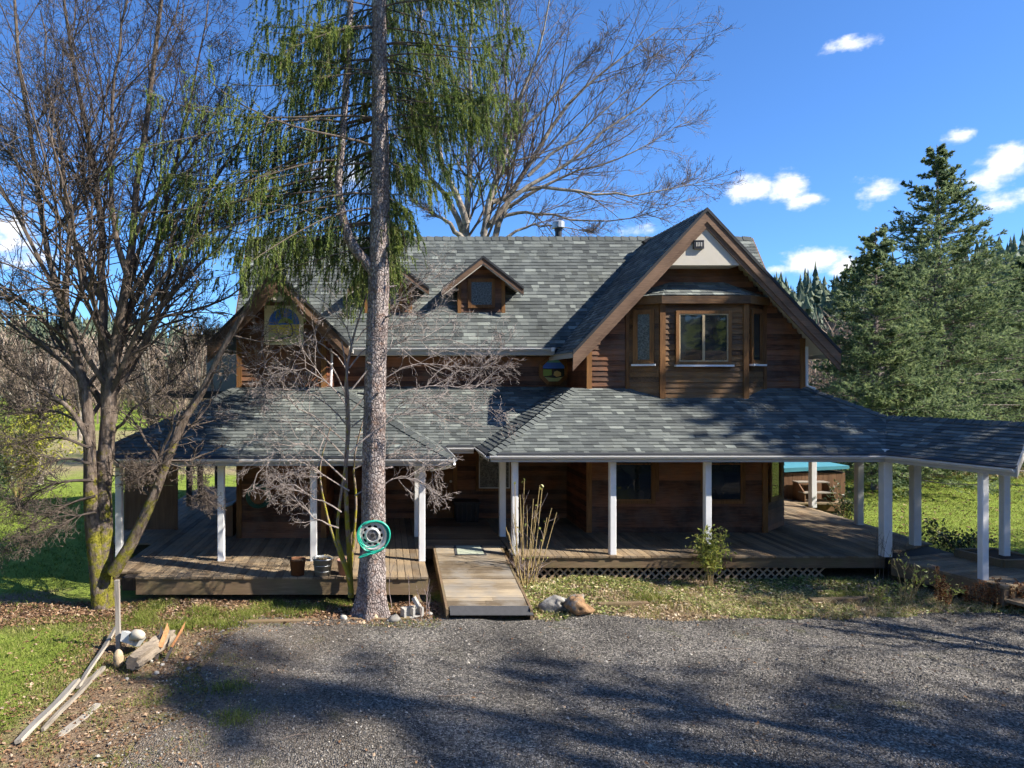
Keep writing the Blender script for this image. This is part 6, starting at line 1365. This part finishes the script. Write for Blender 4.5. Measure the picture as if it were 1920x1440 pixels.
# ------------------------------------------------------------------ distance: brown brush, conifer hills
def ring(n, r0, r1, a0, a1, rng): 
    r = np.sqrt(rng.uniform(r0 ** 2, r1 ** 2, n)); a = rng.uniform(a0, a1, n); return 3 + r * np.sin(a), 12 + r * np.cos(a)
def brush(name, X, Y, h0, h1, label, rng, per=70, tw=.11, kind_mat='brush_twig', fan=.85):
    k = len(X); z = ground_z(X, Y); h = rng.uniform(h0, h1, k); i = np.repeat(np.arange(k), per); m_ = len(i)
    B = np.stack([X, Y, z], 1)[i]; t = rng.uniform(.1, .75, m_); p = B + np.stack([rng.normal(size=m_) * .09 * h[i] * t, rng.normal(size=m_) * .09 * h[i] * t, h[i] * t], 1)
    d = np.stack([rng.normal(size=m_) * fan * .55, rng.normal(size=m_) * fan * .55, rng.uniform(.5, 1.3, m_)], 1); l = h[i] * rng.uniform(.12, .38, m_) * (1.15 - t * .6); tip = p + unit(d) * l[:, None]
    s = unit(np.cross(d, rng.normal(size=(m_, 3)))) * tw * .5
    Tb = np.stack([X, Y, z], 1); tt = np.stack([X, Y, z + h * .8], 1); sb_ = np.array([[.10, .02, 0]])
    V = np.concatenate([np.stack([p - s, p + s, tip], 1).reshape(-1, 3), np.stack([Tb - sb_, Tb + sb_, tt], 1).reshape(-1, 3)]); tn = np.concatenate([np.clip(rng.uniform(0, 1, k)[i] * .6 + rng.uniform(0, .4, m_), 0, 1), np.full(k, .5)])
    return tag(link(name, mesh_np(name, V, np.arange(len(V)).reshape(-1, 3), kind_mat, tn)), label, 'woods', kind='stuff')
rg = np.random.default_rng(5)
X, Y = ring(900, 95, 200, -.75, .95, rg); brush('bare_woods', X, Y, 9, 17, 'brown leafless woods across the fields', rg, 120, .20)
X, Y = ring(120, 60, 95, -.62, -.18, rg); brush('bare_thicket', X, Y, 4, 9, 'brown thicket beyond the left field', rg, 120, .09)
X, Y = ring(170, 38, 90, .52, .80, rg); brush('bare_thicket', X, Y, 3, 9, 'brown thicket behind the right-hand spruces', rg, 110, .08)
X, Y = ring(230, 40, 110, .9, 5.4, rg); brush('bare_thicket', X, Y, 4, 10, 'brown thicket round the rest of the clearing', rg, 60, .12)
def conifers(name, X, Y, h0, h1, label, rng, layers=9, k=8):
    n = len(X); z = ground_z(X, Y); h = rng.uniform(h0, h1, n) * rng.choice([.6, .85, 1.0, 1.1], n); wf = rng.uniform(.10, .23, n)
    a = np.arange(k) * 2 * np.pi / k
    Vs, Fs, Ts, o = [], [], [], 0
    for L_ in range(layers):
        f = L_ / layers; r = (h * wf * (1 - f) ** .85)[:, None] * (1 + rng.normal(size=(n, k)) * .40); zb = (z + h * (.08 + .80 * f))[:, None] + rng.normal(size=(n, k)) * (h * .025)[:, None]
        ring_ = np.stack([X[:, None] + r * np.cos(a + L_), Y[:, None] + r * np.sin(a + L_), zb], -1); tip = np.stack([X, Y, z + h * min(1, .08 + .80 * f + .16)], -1)[:, None]
        V = np.concatenate([ring_, tip], 1).reshape(-1, 3); b = (np.arange(n) * (k + 1))[:, None]; j = np.arange(k)[None]
        Fs.append(np.stack([b + j, b + (j + 1) % k, b + k + 0 * j], -1).reshape(-1, 3) + o); Vs.append(V); o += len(V); Ts.append(np.repeat(rng.uniform(0, 1, n), k) * .5 + rng.uniform(0, .5, n * k))
    return tag(link(name, mesh_np(name, np.concatenate(Vs), np.concatenate(Fs), 'needles_far', np.concatenate(Ts))), label, 'forest', kind='stuff')
X, Y = ring(4200, 205, 420, -.80, .98, rg); conifers('conifer_forest', X, Y, 8, 20, 'dark conifer forest on the far hills', rg)
X, Y = ring(1200, 205, 400, .98, 5.45, rg); conifers('conifer_forest', X, Y, 12, 22, 'conifer forest on the hills out of view', rg, 4, 6)
X, Y = ring(70, 120, 200, -.62, -.15, rg); conifers('conifer_stand', X, Y, 7, 15, 'scattered green conifers among the brown woods', rg)
X, Y = ring(90, 150, 200, .45, .85, rg); conifers('conifer_stand', X, Y, 8, 16, 'green conifers below the right hill', rg)
# bare trees one can tell apart behind the left field
bt = tree_obj('bare_tree', (gx(290, 34), 34, 0), 'small dark bare tree in the field behind the leaning limb', 'tree')
def small_bare(seed, h):
    rng = np.random.default_rng(seed); S_ = []
    for k in range(6):
        a = rng.uniform(0, 6.28); q = rng.uniform(.1, .34) * h; S_.append(([(0, 0, -.1), (rng.normal() * .05, rng.normal() * .05, h * .25), (q * .5 * math.cos(a), q * .5 * math.sin(a), h * .55), (q * math.cos(a), q * math.sin(a), h * rng.uniform(.8, 1))], .022 * h, .006 * h))
    P, Rr = stems_from(S_, 10); A_, RA = spawn(P, Rr, 12, (.25, 1), (.4, .9), (.2, .4), .08, .15, 6, .45, .015, rng=rng); B_, RB = spawn(A_, RA, 8, (.15, 1), (.4, 1), (.3, .6), .06, .2, 4, .6, .010, rng=rng); C_, RC = spawn(B_, RB, 3, (.2, 1), (.4, 1), (.3, .6), .06, .2, 3, .7, .008, rng=rng)
    V1_, F1_ = tubes(P, Rr, 6); V, Fs = merge([tubes(A_, RA, 4), tubes(B_, RB, 3), tubes(C_, RC, 3)]); return mesh_np('trunk', V1_, F1_, 'bark_pale'), mesh_np('crown', V, Fs, 'twig_dark')
SB = [small_bare(1, 6.5), small_bare(2, 8.0)]
def place_bare(o, k, s=1.0, r_=0.0):
    M = Matrix.Translation(o.location) @ Matrix.Rotation(r_, 4, 'Z') @ Matrix.Diagonal((s, s, s, 1)); link('trunk', SB[k][0], o, M); link('crown', SB[k][1], o, M)
place_bare(bt, 0)
for x, y, k, s, lb in ((19.5, 1.6, 1, 1.9, 'tall bare tree beside the driveway outside the view'), (22.0, -1.5, 0, 2.4, 'second bare tree beside the driveway outside the view'), (15.5, 7.2, 0, 1.25, 'small bare tree beside the walkway outside the view')):
    place_bare(tree_obj('bare_tree', (x, y, -.1), lb, 'tree', 'bare trees along the driveway'), k, s, x)
for i, (px, Y, k, s) in enumerate(((75, 28, 1, .8), (375, 60, 1, 1.1), (150, 50, 0, 1.2), (420, 75, 1, 1.3), (1545, 34, 0, .8))):
    o = tree_obj('bare_tree', (gx(px, Y), Y, -.05), ('bare tree rising behind the yellow-green bush', 'pale bare tree beside the left roof corner', 'bare tree in the middle of the left field', 'far bare tree against the left gable eave', 'small bare tree between gable and spruces')[i], 'tree', 'bare trees in the fields'); place_bare(o, k, s, i * 1.1)
